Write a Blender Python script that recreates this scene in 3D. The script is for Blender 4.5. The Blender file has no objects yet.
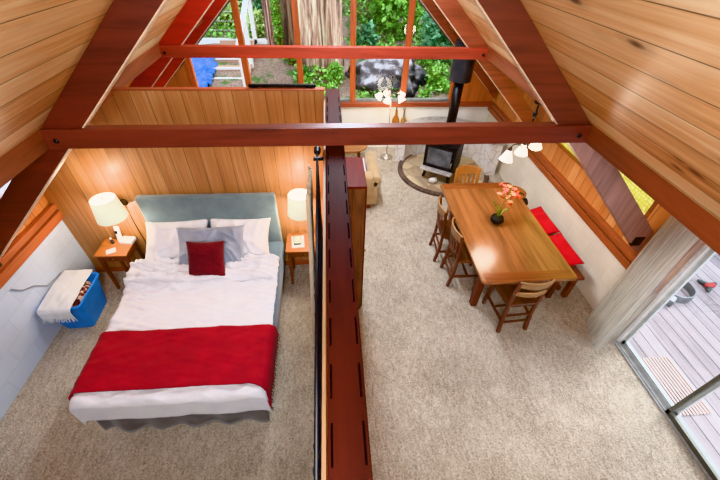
import bpy, math, random
from mathutils import Vector, Matrix, noise
random.seed(7)
PI=math.pi
C=bpy.context.scene.collection
D=bpy.data
def V(*a): return Vector(a)
def lin(c):
    return tuple(((x/255)/12.92 if x/255<=.04045 else ((x/255+.055)/1.055)**2.4) for x in c)+(1,)
def fr(a,b,t): return a+(b-a)*t
def nz(x,y,z=0.0): return noise.noise(Vector((x,y,z)))

# ------------------------------------------------------------------ materials
class NT:
    def __init__(s,name):
        s.m=D.materials.new(name); s.m.use_nodes=True; s.t=s.m.node_tree; s.n=s.t.nodes; s.l=s.t.links
        s.b=s.n['Principled BSDF']; s.out=s.n['Material Output']
    def new(s,t,**k):
        n=s.n.new(t)
        for a,b in k.items(): setattr(n,a,b)
        return n
    def put(s,sock,v):
        if hasattr(v,'is_output') or isinstance(v,bpy.types.NodeSocket): s.l.new(v,sock)
        else: sock.default_value=v
    def math(s,op,a,b=None,c=None):
        n=s.new('ShaderNodeMath',operation=op); s.put(n.inputs[0],a)
        if b is not None: s.put(n.inputs[1],b)
        if c is not None: s.put(n.inputs[2],c)
        return n.outputs[0]
    def mix(s,f,a,b,mode='MIX'):
        n=s.new('ShaderNodeMix',data_type='RGBA',blend_type=mode); s.put(n.inputs[0],f); s.put(n.inputs[6],a); s.put(n.inputs[7],b); return n.outputs[2]
    def obj(s): return s.new('ShaderNodeTexCoord').outputs['Object']
    def xyz(s,v):
        n=s.new('ShaderNodeSeparateXYZ'); s.put(n.inputs[0],v); return n.outputs
    def comb(s,x,y,z):
        n=s.new('ShaderNodeCombineXYZ'); s.put(n.inputs[0],x); s.put(n.inputs[1],y); s.put(n.inputs[2],z); return n.outputs[0]
    def noise(s,v,scale,detail=4,rough=.55,dist=0.):
        n=s.new('ShaderNodeTexNoise'); s.put(n.inputs['Vector'],v); n.inputs['Scale'].default_value=scale; n.inputs['Detail'].default_value=detail
        n.inputs['Roughness'].default_value=rough; n.inputs['Distortion'].default_value=dist; return n.outputs['Fac']
    def ramp(s,f,stops):
        n=s.new('ShaderNodeValToRGB'); s.put(n.inputs[0],f); e=n.color_ramp.elements
        while len(e)<len(stops): e.new(.5)
        for i,(p,c) in enumerate(stops): e[i].position=p; e[i].color=c if len(c)==4 else lin(c)
        return n.outputs[0]
    def bump(s,h,strength=.3,dist=.01):
        n=s.new('ShaderNodeBump'); n.inputs['Strength'].default_value=strength; n.inputs['Distance'].default_value=dist; s.put(n.inputs['Height'],h)
        s.l.new(n.outputs[0],s.b.inputs['Normal'])
    def set(s,**k):
        for a,b in k.items(): s.put(s.b.inputs[a.replace('_',' ')],b)
        return s.m

def plain(name,c,rough=.5,metal=0,var=.12,scale=9,bump=0,bscale=60,emit=0,coat=0,sheen=0,spec=.5):
    t=NT(name); o=t.obj(); f=t.noise(o,scale,3)
    d=tuple(x*(1-var) for x in c); l=tuple(min(255,x*(1+var*.6)) for x in c)
    col=t.ramp(f,[(.3,d),(.7,l)])
    t.set(Base_Color=col,Roughness=rough,Metallic=metal)
    t.b.inputs['Specular IOR Level'].default_value=spec
    if bump: t.bump(t.noise(o,bscale,3),bump,.006)
    if emit: t.put(t.b.inputs['Emission Color'],col); t.b.inputs['Emission Strength'].default_value=emit
    if coat: t.b.inputs['Coat Weight'].default_value=coat; t.b.inputs['Coat Roughness'].default_value=.12
    if sheen: t.b.inputs['Sheen Weight'].default_value=sheen
    return t.m

def wood(name,c,axis='Y',dark=.55,rough=.4,scale=1.,coat=0.,light=1.15):
    t=NT(name); o=t.obj(); x=t.xyz(o)
    k=[t.math('MULTIPLY',x[i],(1.3 if 'XYZ'[i]==axis else 16.)*scale) for i in range(3)]
    v=t.comb(*k); f=t.noise(v,1.,5,.6,.6)
    k2=[t.math('MULTIPLY',x[i],(.5 if 'XYZ'[i]==axis else 3.)*scale) for i in range(3)]
    g=t.noise(t.comb(*k2),1.,2)
    h=t.math('ADD',t.math('MULTIPLY',f,.65),t.math('MULTIPLY',g,.35))
    col=t.ramp(h,[(.3,tuple(a*dark for a in c)),(.52,c),(.72,tuple(min(255,a*light) for a in c))])
    t.set(Base_Color=col,Roughness=rough); t.bump(f,.12,.004)
    if coat: t.b.inputs['Coat Weight'].default_value=coat; t.b.inputs['Coat Roughness'].default_value=.15
    return t.m

def planks(name,cs,width,across,along,rough=.4,groove=.04,gdark=.35,knots=True,coat=0.,vr=.25,kd=.75):
    """boards laid side by side; colour differs from board to board, knots, dark joints"""
    t=NT(name); x=t.xyz(t.obj()); A=x['XYZ'.index(across)]; L=x['XYZ'.index(along)]
    q=t.math('DIVIDE',A,width); idx=t.math('FLOOR',q); fx=t.math('FRACT',q)
    wn=t.new('ShaderNodeTexWhiteNoise',noise_dimensions='1D'); t.put(wn.inputs['W'],idx); r=wn.outputs['Value']
    Lo=t.math('ADD',L,t.math('MULTIPLY',r,37.))
    grain=t.noise(t.comb(t.math('MULTIPLY',Lo,1.1),t.math('MULTIPLY',A,26.),t.math('MULTIPLY',idx,3.7)),1.,5,.6,.8)
    broad=t.noise(t.comb(t.math('MULTIPLY',Lo,.9),t.math('MULTIPLY',A,5.),t.math('MULTIPLY',idx,1.7)),1.,2)
    h=t.math('ADD',t.math('MULTIPLY',grain,.5),t.math('ADD',t.math('MULTIPLY',broad,.5-vr),t.math('MULTIPLY',r,vr)))
    col=t.ramp(h,[(.28,cs[0]),(.5,cs[1]),(.70,cs[2])])
    if knots:
        vo=t.new('ShaderNodeTexVoronoi'); vo.inputs['Scale'].default_value=1.
        t.put(vo.inputs['Vector'],t.comb(t.math('MULTIPLY',Lo,2.5),t.math('MULTIPLY',A,6.5),t.math('MULTIPLY',idx,5.)))
        kn=t.ramp(vo.outputs['Distance'],[(.07,(255,255,255)),(.17,(0,0,0))]); halo=t.ramp(vo.outputs['Distance'],[(.1,(255,255,255)),(.36,(0,0,0))])
        col=t.mix(t.math('MULTIPLY',halo,.35),col,lin(tuple((a+b)/2 for a,b in zip(cs[0],cs[3])))); col=t.mix(t.math('MULTIPLY',kn,kd),col,lin(cs[3]))
    e=t.math('ABSOLUTE',t.math('SUBTRACT',fx,.5)); gm=t.ramp(e,[(.5-groove,(0,0,0)),(.5-groove*.4,(255,255,255))])
    col=t.mix(t.math('MULTIPLY',gm,1-gdark*.6),col,lin(tuple(a*gdark for a in cs[0])))
    t.set(Base_Color=col,Roughness=rough); t.bump(t.math('SUBTRACT',t.math('MULTIPLY',grain,.15),gm),.5,.006)
    if coat: t.b.inputs['Coat Weight'].default_value=coat; t.b.inputs['Coat Roughness'].default_value=.18
    return t.m

def blocks(name,c,bw=.4,bh=.2):
    t=NT(name); x=t.xyz(t.obj())
    br=t.new('ShaderNodeTexBrick'); t.put(br.inputs['Vector'],t.comb(x[1],x[2],0.))
    br.inputs['Scale'].default_value=1.; br.inputs['Brick Width'].default_value=bw; br.inputs['Row Height'].default_value=bh
    br.inputs['Mortar Size'].default_value=.005; br.inputs['Mortar Smooth'].default_value=.6
    br.inputs['Color1'].default_value=lin(c); br.inputs['Color2'].default_value=lin(tuple(a*.97 for a in c)); br.inputs['Mortar'].default_value=lin(tuple(a*.94 for a in c))
    f=t.noise(t.obj(),3.,4); col=t.mix(.25,br.outputs['Color'],t.ramp(f,[(.3,tuple(a*.8 for a in c)),(.7,c)]),'MULTIPLY')
    t.set(Base_Color=col,Roughness=.6)
    t.bump(t.math('SUBTRACT',t.math('MULTIPLY',t.noise(t.obj(),70.,3),.12),br.outputs['Fac']),.2,.006)
    return t.m

def carpet(name):
    t=NT(name); o=t.obj()
    a=t.noise(o,62.,3,.75); b=t.noise(o,2.2,4,.6,.5); x=t.xyz(o)
    s=t.noise(t.comb(t.math('MULTIPLY',x[0],26.),t.math('MULTIPLY',x[1],13.),0.),1.,3,.6,1.)
    h=t.math('ADD',t.math('MULTIPLY',a,.5),t.math('ADD',t.math('MULTIPLY',b,.2),t.math('MULTIPLY',s,.3)))
    col=t.ramp(h,[(.33,(136,120,102)),(.5,(204,189,168)),(.66,(242,233,217))])
    t.set(Base_Color=col,Roughness=.95); t.b.inputs['Specular IOR Level'].default_value=.1
    t.bump(t.math('ADD',a,t.math('MULTIPLY',s,.8)),1.,.02); return t.m

def fabric(name,c,var=.1,rough=.85,weave=220,sheen=.3,bump=.25):
    t=NT(name); o=t.obj(); f=t.noise(o,weave,2); g=t.noise(o,7.,4)
    h=t.math('ADD',t.math('MULTIPLY',f,.4),t.math('MULTIPLY',g,.6))
    t.set(Base_Color=t.ramp(h,[(.3,tuple(a*(1-var) for a in c)),(.7,tuple(min(255,a*(1+var*.5)) for a in c))]),Roughness=rough)
    t.b.inputs['Sheen Weight'].default_value=sheen; t.bump(t.math('ADD',f,t.math('MULTIPLY',g,.8)),bump,.004); return t.m

def glass(name,tint=(1,1,1,1),refl=1.):
    t=NT(name); tr=t.new('ShaderNodeBsdfTransparent'); tr.inputs[0].default_value=tint
    gl=t.new('ShaderNodeBsdfGlossy'); gl.inputs['Roughness'].default_value=.0
    fn=t.new('ShaderNodeFresnel'); bf=t.new('ShaderNodeNewGeometry').outputs['Backfacing']; t.put(fn.inputs['IOR'],t.math('SUBTRACT',1.5,t.math('MULTIPLY',bf,.8333)))
    mx=t.new('ShaderNodeMixShader'); t.put(mx.inputs[0],t.math('MULTIPLY',fn.outputs[0],refl)); t.l.new(tr.outputs[0],mx.inputs[1]); t.l.new(gl.outputs[0],mx.inputs[2])
    t.l.new(mx.outputs[0],t.out.inputs['Surface']); return t.m

def sheer(name,c,alpha=.75):
    t=NT(name); tr=t.new('ShaderNodeBsdfTransparent'); df=t.new('ShaderNodeBsdfDiffuse'); tl=t.new('ShaderNodeBsdfTranslucent')
    x=t.xyz(t.obj()); w=t.noise(t.comb(t.math('MULTIPLY',x[0],30.),t.math('MULTIPLY',x[1],30.),t.math('MULTIPLY',x[2],2.)),1.,3)
    col=t.ramp(w,[(.3,tuple(a*.82 for a in c)),(.7,c)])
    t.put(df.inputs[0],col); t.put(tl.inputs[0],col)
    m1=t.new('ShaderNodeMixShader'); m1.inputs[0].default_value=.5; t.l.new(df.outputs[0],m1.inputs[1]); t.l.new(tl.outputs[0],m1.inputs[2])
    m2=t.new('ShaderNodeMixShader'); m2.inputs[0].default_value=alpha; t.l.new(tr.outputs[0],m2.inputs[1]); t.l.new(m1.outputs[0],m2.inputs[2])
    t.l.new(m2.outputs[0],t.out.inputs['Surface']); return t.m

def glow(name,c,strength,base=(240,235,220)):
    t=NT(name); f=t.noise(t.obj(),6.,2); col=t.ramp(f,[(.2,tuple(a*.95 for a in c)),(.8,c)])
    t.set(Base_Color=lin(base),Roughness=.6); t.put(t.b.inputs['Emission Color'],col); t.b.inputs['Emission Strength'].default_value=strength; return t.m

def bark(name,c):
    t=NT(name); x=t.xyz(t.obj())
    v=t.comb(t.math('MULTIPLY',x[0],9.),t.math('MULTIPLY',x[1],9.),t.math('MULTIPLY',x[2],.8))
    f=t.noise(v,1.,6,.65,.7)
    t.set(Base_Color=t.ramp(f,[(.36,tuple(a*.24 for a in c)),(.5,c),(.62,tuple(min(255,a*1.5) for a in c))]),Roughness=.9); t.bump(f,1.,.12); return t.m

def leafmat(name,c):
    t=NT(name); f=t.noise(t.obj(),5.,3); g=t.noise(t.obj(),31.,2)
    h=t.math('ADD',t.math('MULTIPLY',f,.5),t.math('MULTIPLY',g,.5))
    col=t.ramp(h,[(.33,tuple(a*.35 for a in c)),(.5,c),(.66,tuple(min(255,a*1.4+25) for a in c))])
    t.set(Base_Color=col,Roughness=.33)
    return t.m

M={}
M['pine']=planks('pine_ceiling',[(186,122,74),(232,186,132),(252,230,190),(84,46,28)],.19,'Y','X',rough=.45,coat=.05,groove=.02,gdark=.3,vr=.32,kd=.92)
M['pine_wall']=planks('pine_wall_boards',[(188,116,66),(212,144,88),(230,170,112),(120,60,28)],.15,'Y','Z',rough=.4,groove=.03,gdark=.4,knots=False)
M['panel']=planks('grooved_wall_panelling',[(154,102,64),(182,130,84),(208,162,114),(120,60,30)],.152,'X','Z',rough=.42,coat=.1,groove=.022,gdark=.3,knots=False,vr=.08)
M['panel_end']=wood('gable_boards',(190,112,60),'Z',dark=.75)
M['beam']=wood('red_brown_beam',(112,54,42),'X',dark=.65,rough=.42,coat=.12)
M['rafter']=wood('dark_red_rafter',(98,44,34),'X',dark=.65,rough=.45,coat=.1)
M['header']=wood('orange_brown_header',(134,74,50),'Y',dark=.72,rough=.45,coat=.1)
M['trim']=wood('orange_wood_trim',(168,96,60),'Y',dark=.72,rough=.45,coat=.08)
M['trimx']=wood('reddish_wood_trim',(156,82,54),'X',dark=.72,rough=.45,coat=.08)
M['mull']=wood('window_post_wood',(190,100,56),'Z',dark=.75,rough=.45)
M['cap']=wood('deep_red_cap',(60,22,14),'Y',dark=.7,rough=.6,coat=.0)
M['dark']=plain('dark_slot',(14,6,6),.9,spec=.1)
M['cap'].node_tree.nodes['Principled BSDF'].inputs['Specular IOR Level'].default_value=.15
M['edge_pale']=wood('pale_rafter_edge',(226,200,172),'X',dark=.8)  # pale tone stands for window light on the rafter undersides
M['rafter_r']=wood('brown_red_rafter',(148,80,56),'X',dark=.7,rough=.45,coat=.1)  # rafter stain lightened, brighter light put into the colour
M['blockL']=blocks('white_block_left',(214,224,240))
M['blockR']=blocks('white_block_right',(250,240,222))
M['plaster']=plain('cream_plaster',(250,247,236),.7,var=.04,scale=3,bump=.08)
M['white']=plain('white_paint',(236,234,230),.5,var=.03)
M['carpet']=carpet('beige_carpet')
M['glass']=glass('window_glass',refl=1.3)
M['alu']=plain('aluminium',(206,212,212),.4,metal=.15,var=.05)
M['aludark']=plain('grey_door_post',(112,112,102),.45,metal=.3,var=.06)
M['black']=plain('black_iron',(22,22,24),.45,var=.2)
M['blackplastic']=plain('black_plastic',(16,15,16),.35,var=.1)
M['iron']=plain('stove_iron',(58,60,64),.5,var=.15,metal=.2)
M['bronze']=plain('bronze_metal',(92,70,52),.35,metal=.8)
M['steel']=plain('brushed_steel',(196,190,180),.3,metal=.9)

# ------------------------------------------------------------------ mesh builder
class G:
    def __init__(s): s.v=[]; s.f=[]
    def add(s,vs,fs):
        b=len(s.v); s.v+=[tuple(p) for p in vs]; s.f+=[tuple(b+i for i in q) for q in fs]; return s
    def box(s,x0,x1,y0,y1,z0,z1):
        return s.add([(x0,y0,z0),(x1,y0,z0),(x1,y1,z0),(x0,y1,z0),(x0,y0,z1),(x1,y0,z1),(x1,y1,z1),(x0,y1,z1)],
            [(0,3,2,1),(4,5,6,7),(0,1,5,4),(1,2,6,5),(2,3,7,6),(3,0,4,7)])
    def obox(s,c,d,R=None):
        g=G().box(-d[0]/2,d[0]/2,-d[1]/2,d[1]/2,-d[2]/2,d[2]/2); R=R or Matrix.Identity(3)
        return s.add([R@Vector(p)+Vector(c) for p in g.v],g.f)
    def taper(s,p0,p1,a0,a1,b0=None,b1=None):
        """square bar from p0 to p1, side a0 -> a1"""
        p0,p1=Vector(p0),Vector(p1); w=(p1-p0).normalized(); u=w.cross(Vector((0,1,0)));
        if u.length<1e-3: u=w.cross(Vector((1,0,0)))
        u.normalize(); q=w.cross(u); b0=b0 or a0; b1=b1 or a1; vs=[]
        for p,a,b in((p0,a0,b0),(p1,a1,b1)):
            for i,j in((-1,-1),(1,-1),(1,1),(-1,1)): vs.append(p+u*a/2*i+q*b/2*j)
        return s.add(vs,[(0,3,2,1),(4,5,6,7),(0,1,5,4),(1,2,6,5),(2,3,7,6),(3,0,4,7)])
    def tube(s,pts,r,n=10,caps=True,closed=False):
        pts=[Vector(p) for p in pts]; N=len(pts); rr=r if isinstance(r,(list,tuple)) else [r]*N; vs=[]; up=None
        for i,p in enumerate(pts):
            if closed: d=pts[(i+1)%N]-pts[i-1]
            else: d=pts[min(i+1,N-1)]-pts[max(i-1,0)]
            d.normalize()
            if up is None: up=Vector((0,0,1)) if abs(d.z)<.9 else Vector((1,0,0))
            a=d.cross(up); a.normalize(); up=a.cross(d); up.normalize()
            for k in range(n):
                t=2*PI*k/n; vs.append(p+(a*math.cos(t)+up*math.sin(t))*rr[i])
        fs=[]
        for i in range(N if closed else N-1):
            j=(i+1)%N
            for k in range(n): fs.append((i*n+k,i*n+(k+1)%n,j*n+(k+1)%n,j*n+k))
        if caps and not closed: fs+=[tuple(range(n))[::-1],tuple((N-1)*n+k for k in range(n))]
        return s.add(vs,fs)
    def lathe(s,prof,c=(0,0,0),n=24,R=None,caps=True,wob=None):
        R=R or Matrix.Identity(3); c=Vector(c); vs=[]
        for r,z in prof:
            for k in range(n):
                t=2*PI*k/n; q=r*(wob(t,z) if wob else 1); vs.append(R@Vector((q*math.cos(t),q*math.sin(t),z))+c)
        fs=[(i*n+k,i*n+(k+1)%n,(i+1)*n+(k+1)%n,(i+1)*n+k) for i in range(len(prof)-1) for k in range(n)]
        if caps: fs+=[tuple(range(n))[::-1],tuple((len(prof)-1)*n+k for k in range(n))]
        return s.add(vs,fs)
    def prism(s,poly,axis,a,b):
        """poly in the two other axes (in XYZ order), extruded along axis from a to b"""
        n=len(poly); mk={'X':lambda p,h:(h,p[0],p[1]),'Y':lambda p,h:(p[0],h,p[1]),'Z':lambda p,h:(p[0],p[1],h)}[axis]
        vs=[mk(p,a) for p in poly]+[mk(p,b) for p in poly]
        return s.add(vs,[tuple(range(n))[::-1],tuple(range(n,2*n))]+[(i,(i+1)%n,n+(i+1)%n,n+i) for i in range(n)])
    def grid(s,fn,nu,nv,u0=0,u1=1,v0=0,v1=1,cu=False):
        vs=[fn(fr(u0,u1,i/nu),fr(v0,v1,j/nv)) for i in range(nu+1) for j in range(nv+1)]
        return s.add(vs,[(i*(nv+1)+j,(i+1)*(nv+1)+j,(i+1)*(nv+1)+j+1,i*(nv+1)+j+1) for i in range(nu) for j in range(nv)])
    def ball(s,c,r,sx=1,sy=1,sz=1,nu=16,nv=10,R=None,f=None):
        R=R or Matrix.Identity(3); c=Vector(c); vs=[]; 
        for i in range(nv+1):
            a=PI*i/nv
            for k in range(nu):
                t=2*PI*k/nu; d=Vector((math.sin(a)*math.cos(t)*sx,math.sin(a)*math.sin(t)*sy,math.cos(a)*sz))
                vs.append(R@(d*r*(f(d) if f else 1))+c)
        return s.add(vs,[(i*nu+k,(i+1)*nu+k,(i+1)*nu+(k+1)%nu,i*nu+(k+1)%nu) for i in range(nv) for k in range(nu)])

def tag(o,label=None,cat=None,group=None,kind=None):
    if label: o['label']=label
    if cat: o['category']=cat
    if group: o['group']=group
    if kind: o['kind']=kind
    return o
def mk(name,g,mat,parent=None,world=False,smooth=False,bevel=0,solid=0,sub=0,matrix=None,bseg=2):
    me=D.meshes.new(name); vs=g.v
    if parent is not None and world: L=parent.matrix_basis.inverted(); vs=[L@Vector(p) for p in vs]
    me.from_pydata([tuple(p) for p in vs],[],g.f); me.update()
    import bmesh
    bm=bmesh.new(); bm.from_mesh(me); bmesh.ops.remove_doubles(bm,verts=bm.verts,dist=1e-5); bmesh.ops.recalc_face_normals(bm,faces=bm.faces); bm.to_mesh(me); bm.free()
    if smooth: me.shade_smooth()
    me.materials.append(mat)
    o=D.objects.new(name,me); C.objects.link(o)
    if parent is not None: o.parent=parent
    if matrix is not None: o.matrix_basis=matrix
    if bevel:
        m=o.modifiers.new('bevel','BEVEL'); m.width=bevel; m.segments=bseg; m.limit_method='ANGLE'
    if solid:
        m=o.modifiers.new('solid','SOLIDIFY'); m.thickness=solid; m.offset=0
    if sub:
        m=o.modifiers.new('sub','SUBSURF'); m.levels=sub; m.render_levels=sub
    return o
def thing(name,label,cat,loc=(0,0,0),rz=0,group=None,kind=None):
    o=D.objects.new(name,None); C.objects.link(o); o.matrix_basis=Matrix.Translation(loc)@Matrix.Rotation(rz,4,'Z'); o.empty_display_size=.1
    return tag(o,label,cat,group,kind)
def struct(name,g,mat,label,cat,**k): return tag(mk(name,g,mat,**k),label,cat,None,'structure')
def dup(o,loc=None,rz=0,label=None,group=None,parent=None):
    c=o.copy(); C.objects.link(c)
    if parent is not None: c.parent=parent
    for ch in [x for x in o.children]: dup(ch,parent=c)
    if loc is not None: c.matrix_basis=Matrix.Translation(loc)@Matrix.Rotation(rz,4,'Z')
    if label: c['label']=label
    if group: c['group']=group
    return c
def RX(a): return Matrix.Rotation(a,3,'X')
def RY(a): return Matrix.Rotation(a,3,'Y')
def RZ(a): return Matrix.Rotation(a,3,'Z')

# ------------------------------------------------------------------ camera (calibrated from the photo's vanishing points)
cam=D.cameras.new('camera'); co=D.objects.new('camera',cam); C.objects.link(co); bpy.context.scene.camera=co
cam.sensor_width=36; cam.lens=17.5; cam.clip_start=.05; cam.clip_end=200
f=350.
vy=Vector(((325-360)/f,(240+78)/f,1)).normalized(); tt=(f*f+35*13)/318
vz=-Vector(((347-360)/f,-tt/f,1)); vz=(vz-vy*vz.dot(vy)).normalized()
cy=Vector((vy.x,vy.y,-vy.z)); cz=Vector((vz.x,vz.y,-vz.z)); cx=cy.cross(cz)
co.matrix_world=Matrix.Translation((0,0,3.5))@Matrix((cx,cy,cz)).to_4x4()

# ------------------------------------------------------------------ the shell
XL,XR=-3.14,3.18; YB=6.75; YF=-3.0
def ro(x): return 3.16-(abs(x)-1.17)*.935      # underside of roof deck (top of rafters)
def ri(x): return 3.16-(abs(x)-.90)*.935       # underside of rafters
struct('floor',G().box(XL-.2,XR+.02,YF,YB+.15,-.1,0),M['carpet'],'beige pile carpet covering the whole floor','floor')
struct('wall_left',G().box(XL-.2,XL,YF,YB,0,.92),M['blockL'],'low white painted block wall behind the blue tub','wall')
struct('wall_right',G().box(XR,XR+.12,1.98,YB,0,.82).box(XR,XR+.12,YF,.33,0,2.4),M['blockR'],'low cream painted block wall beside the dining bench','wall')
def wall_hole(x0,x1,y0,y1,z0,z1,hy0,hy1,hz0,hz1):
    return G().box(x0,x1,y0,hy0,z0,z1).box(x0,x1,hy1,y1,z0,z1).box(x0,x1,hy0,hy1,z0,hz0).box(x0,x1,hy0,hy1,hz1,z1)
struct('wall_left_upper',wall_hole(XL-.14,XL-.02,YF,YB,.92,2.5,2.3,3.36,1.42,2.2),M['pine_wall'],'narrow pine boards above the left block wall','wall')
struct('wall_right_upper',wall_hole(XR+.02,XR+.12,2.0,YB,.82,2.5,2.58,4.5,1.23,2.2).box(XR+.02,XR+.12,.33,2.0,2.12,2.5),M['pine_wall'],'orange pine boards above the cream block wall','wall')
struct('trim_1',G().box(XL-.02,XL+.05,YF,3.4,.91,1.01).box(XL-.02,XL+.015,YF,3.4,1.01,1.035).box(XL-.02,XL+.04,YF,3.4,1.035,1.10),M['trim'],'orange wood ledge along the top of the left block wall','trim',bevel=.006)
struct('trim_2',G().box(XR-.05,XR+.02,2.02,YB,.79,.875).box(XR-.01,XR+.02,2.02,YB,.875,.895).box(XR-.045,XR+.02,2.02,YB,.895,.965),M['trim'],'orange wood ledge along the top of the cream block wall','trim',bevel=.006)
struct('wall_bedroom',G().prism([(XL,0),(-.06,0),(-.06,2.325),(-2.05,2.325),(XL,1.30)],'Y',3.40,3.44),M['panel'],'grooved brown panelling behind the headboard','wall')
M['leg_mauve']=wood('mauve_grey_timber',(168,128,118),'Z',dark=.72,rough=.4,coat=.1)  # daylight sheen from the door put into the leg's colour
M['rafter_near_r']=wood('mauve_brown_rafter',(112,62,50),'X',dark=.68,rough=.4,coat=.15)  # lighter copy of the rafter stain, daylight sheen put into the colour
struct('trim_3',G().box(-2.02,-.05,3.39,3.45,2.325,2.34),M['trimx'],'reddish board capping the bedroom panelling','trim',bevel=.005)
struct('baseboard_bedroom',G().box(XL,-.06,3.385,3.40,0,.07),M['trimx'],'low wood baseboard under the bedroom panelling','baseboard')
struct('wall_partition',G().box(-.058,.07,-.05,3.6,0,2.18),M['panel_end'],'thin wall dividing the bedroom from the living side','wall')
cap=struct('trim_4',G().box(-.045,.092,-.05,3.64,2.225,2.26),M['cap'],'long deep red board capping the dividing wall','trim',bevel=.005)
g=G()
for i in range(16):
    y=.12+i*.21
    if 2.32<y<2.5: continue
    g.box(-.034,-.026,y,y+.13,2.258,2.2615).box(.072,.080,y,y+.13,2.258,2.2615)
mk('slot_pattern',g,M['dark'],cap)
struct('trim_5',G().box(-.064,-.05,-.05,3.4,2.16,2.235),wood('pale_tan_strip',(150,116,84),'Y'),'pale wood strip along the bedroom edge of the red cap','trim')
# gable wall
struct('wall_back',G().box(XL,XR,YB,YB+.14,0,.88),M['plaster'],'cream plaster wall under the large window','wall')
g=G()
for s in(-1,1):
    a=2.40 if s>0 else 2.46
    g.prism([(s*a,.88),(s*3.19,.88),(s*3.19,1.5),(s*2.55,ro(2.55)),(s*a,ro(a))],'Y',YB,YB+.1)
struct('wall_back_upper',g,M['panel_end'],'wood boards filling the corners beside the large window','wall')
struct('trim_6',G().box(-2.5,XR-.02,YB-.07,YB+.05,.875,.955),M['trimx'],'orange wood sill board under the large window','trim',bevel=.005)
w=thing('window_1','large gable window of tall panes looking onto redwoods','window',(0,YB,.95),kind='structure')
PX=[-2.44,-1.48,-.53,.42,1.39,2.35]
for x in PX: mk('mullion',G().box(x-.048,x+.048,YB-.02,YB+.08,.95,ro(x)-.02),M['mull'],w,world=True,bevel=.004)
mk('window_frame',G().box(-2.48,2.39,YB+.0,YB+.09,.95,.995),plain('grey_window_sill',(128,130,122),.5),w,world=True)
gf=G()
for s in(-1,1): gf.prism([(0,4.0),(s*2.6,ri(2.6)+.04),(s*2.6,ri(2.6)-.02),(0,3.94)],'Y',YB,YB+.06)
mk('window_head',gf,M['aludark'],w,world=True)
gp=G()
gp.add([(-2.44,YB+.04,.99),(2.35,YB+.04,.99),(2.35,YB+.04,ro(2.35)),(0,YB+.04,4.2),(-2.44,YB+.04,ro(2.44))],[(0,1,2,3,4)])
mk('pane',gp,M['glass'],w,world=True)
# roof decks, built flat in a local frame: X along the house, Y down the slope
ang=math.atan(.935)
for s,nm,lb in((-1,'ceiling_left','knotty pine ceiling boards above the bedroom side'),(1,'ceiling_right','knotty pine ceiling boards above the living side')):
    L=2.02/math.cos(ang)
    Rm=Matrix(((0,s*math.cos(ang),0),(1,0,0),(0,-math.sin(ang),1))).transposed()
    ex=Vector((0,1,0)); ey=Vector((s*math.cos(ang),0,-math.sin(ang))); ez=ex.cross(ey)
    mw=Matrix((ex,ey,ez)).transposed().to_4x4(); mw.translation=(0,0,ro(0)); up=1 if ez.z>0 else -1
    g=G(); a,b=(0,.05) if up>0 else (-.05,0); g.box(YF,YB+.6,0,L,a,b)
    tag(mk(nm,g,M['pine'],matrix=mw),lb,'ceiling',kind='structure')
    struct('ceiling_dormer_left' if s<0 else 'ceiling_dormer_right',G().box(min(s*1.95,s*3.5),max(s*1.95,s*3.5),YF,YB+.3,2.44,2.52),M['pine_wall'],
        'flat pine dormer ceiling over the '+('tub' if s<0 else 'dining bench'),'ceiling')
    struct('beam',G().box(min(s*1.965,s*2.03),max(s*1.965,s*2.03),YF,YB,2.28,2.44),M['header'],
        'orange wood header running lengthwise over the '+('bedroom lamp and tub' if s<0 else 'dining bench and glass door'),'beam',bevel=.004)
# rafters and collar ties
ROX,RIX=2.05,1.83
def rafter(s,y0,y1,lab,mat,leg):
    p=[(0,ro(0)),(s*3.155,ro(3.155)),(s*3.155,max(ri(3.155),1.0)),(0,ri(0))]
    if leg and s>0: p=[(0,ro(0)),(ROX,ro(ROX)),(RIX,ri(RIX)),(0,ri(0))]
    o=struct('rafter',G().prism(p,'Y',y0,y1),mat,lab,'rafter',bevel=.004)
    mk('edge_strip',G().prism([(s*.0,ri(0)-.008),(s*3.0,ri(3.0)-.008),(s*3.0,ri(3.0)+.004),(0,ri(0)+.004)],'Y',y0-.001,y1+.001),M['edge_pale'],o)  # pale strip added to show the underside as lit by the windows
    if leg and s>0: mk('rafter_leg',G().prism([(ROX,ro(ROX)),(3.155,ro(3.155)),(3.155,1.0),(RIX,ri(RIX))],'Y',y0-.02,y1-.001),M['leg_mauve'],o,bevel=.004)  # lower leg split off to carry the daylight-sheen colour
    if leg: mk('bracket',G().box(min(s*3.0,s*3.10),max(s*3.0,s*3.10),y0-.03,y0+.002,1.13,1.24),M['black'],o)
    return o
M['rafter_red']=wood('bright_red_rafter',(170,46,36),'X',dark=.72,rough=.42,coat=.1)  # same stain as the near rafter, brighter light put into the colour
M['beam_red']=wood('bright_red_beam',(162,66,48),'X',dark=.75,rough=.42,coat=.1)  # near beam's stain with the brighter light put into its colour
rafter(-1,2.42,2.49,'dark red-brown rafter above the bed, nearest of three',M['rafter'],True)
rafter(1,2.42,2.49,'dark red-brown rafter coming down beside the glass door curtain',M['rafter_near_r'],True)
rafter(-1,4.7,4.77,'bright red rafter behind the bedroom panelling, second of three',M['rafter_red'],False)
rafter(1,4.7,4.77,'reddish rafter in front of the stove pipe',M['rafter_r'],False)
rafter(-1,6.6,6.67,'red rafter against the big window, bedroom side',M['rafter_red'],False)
rafter(1,6.6,6.67,'reddish rafter against the big window, stove side',M['rafter_r'],False)
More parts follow.
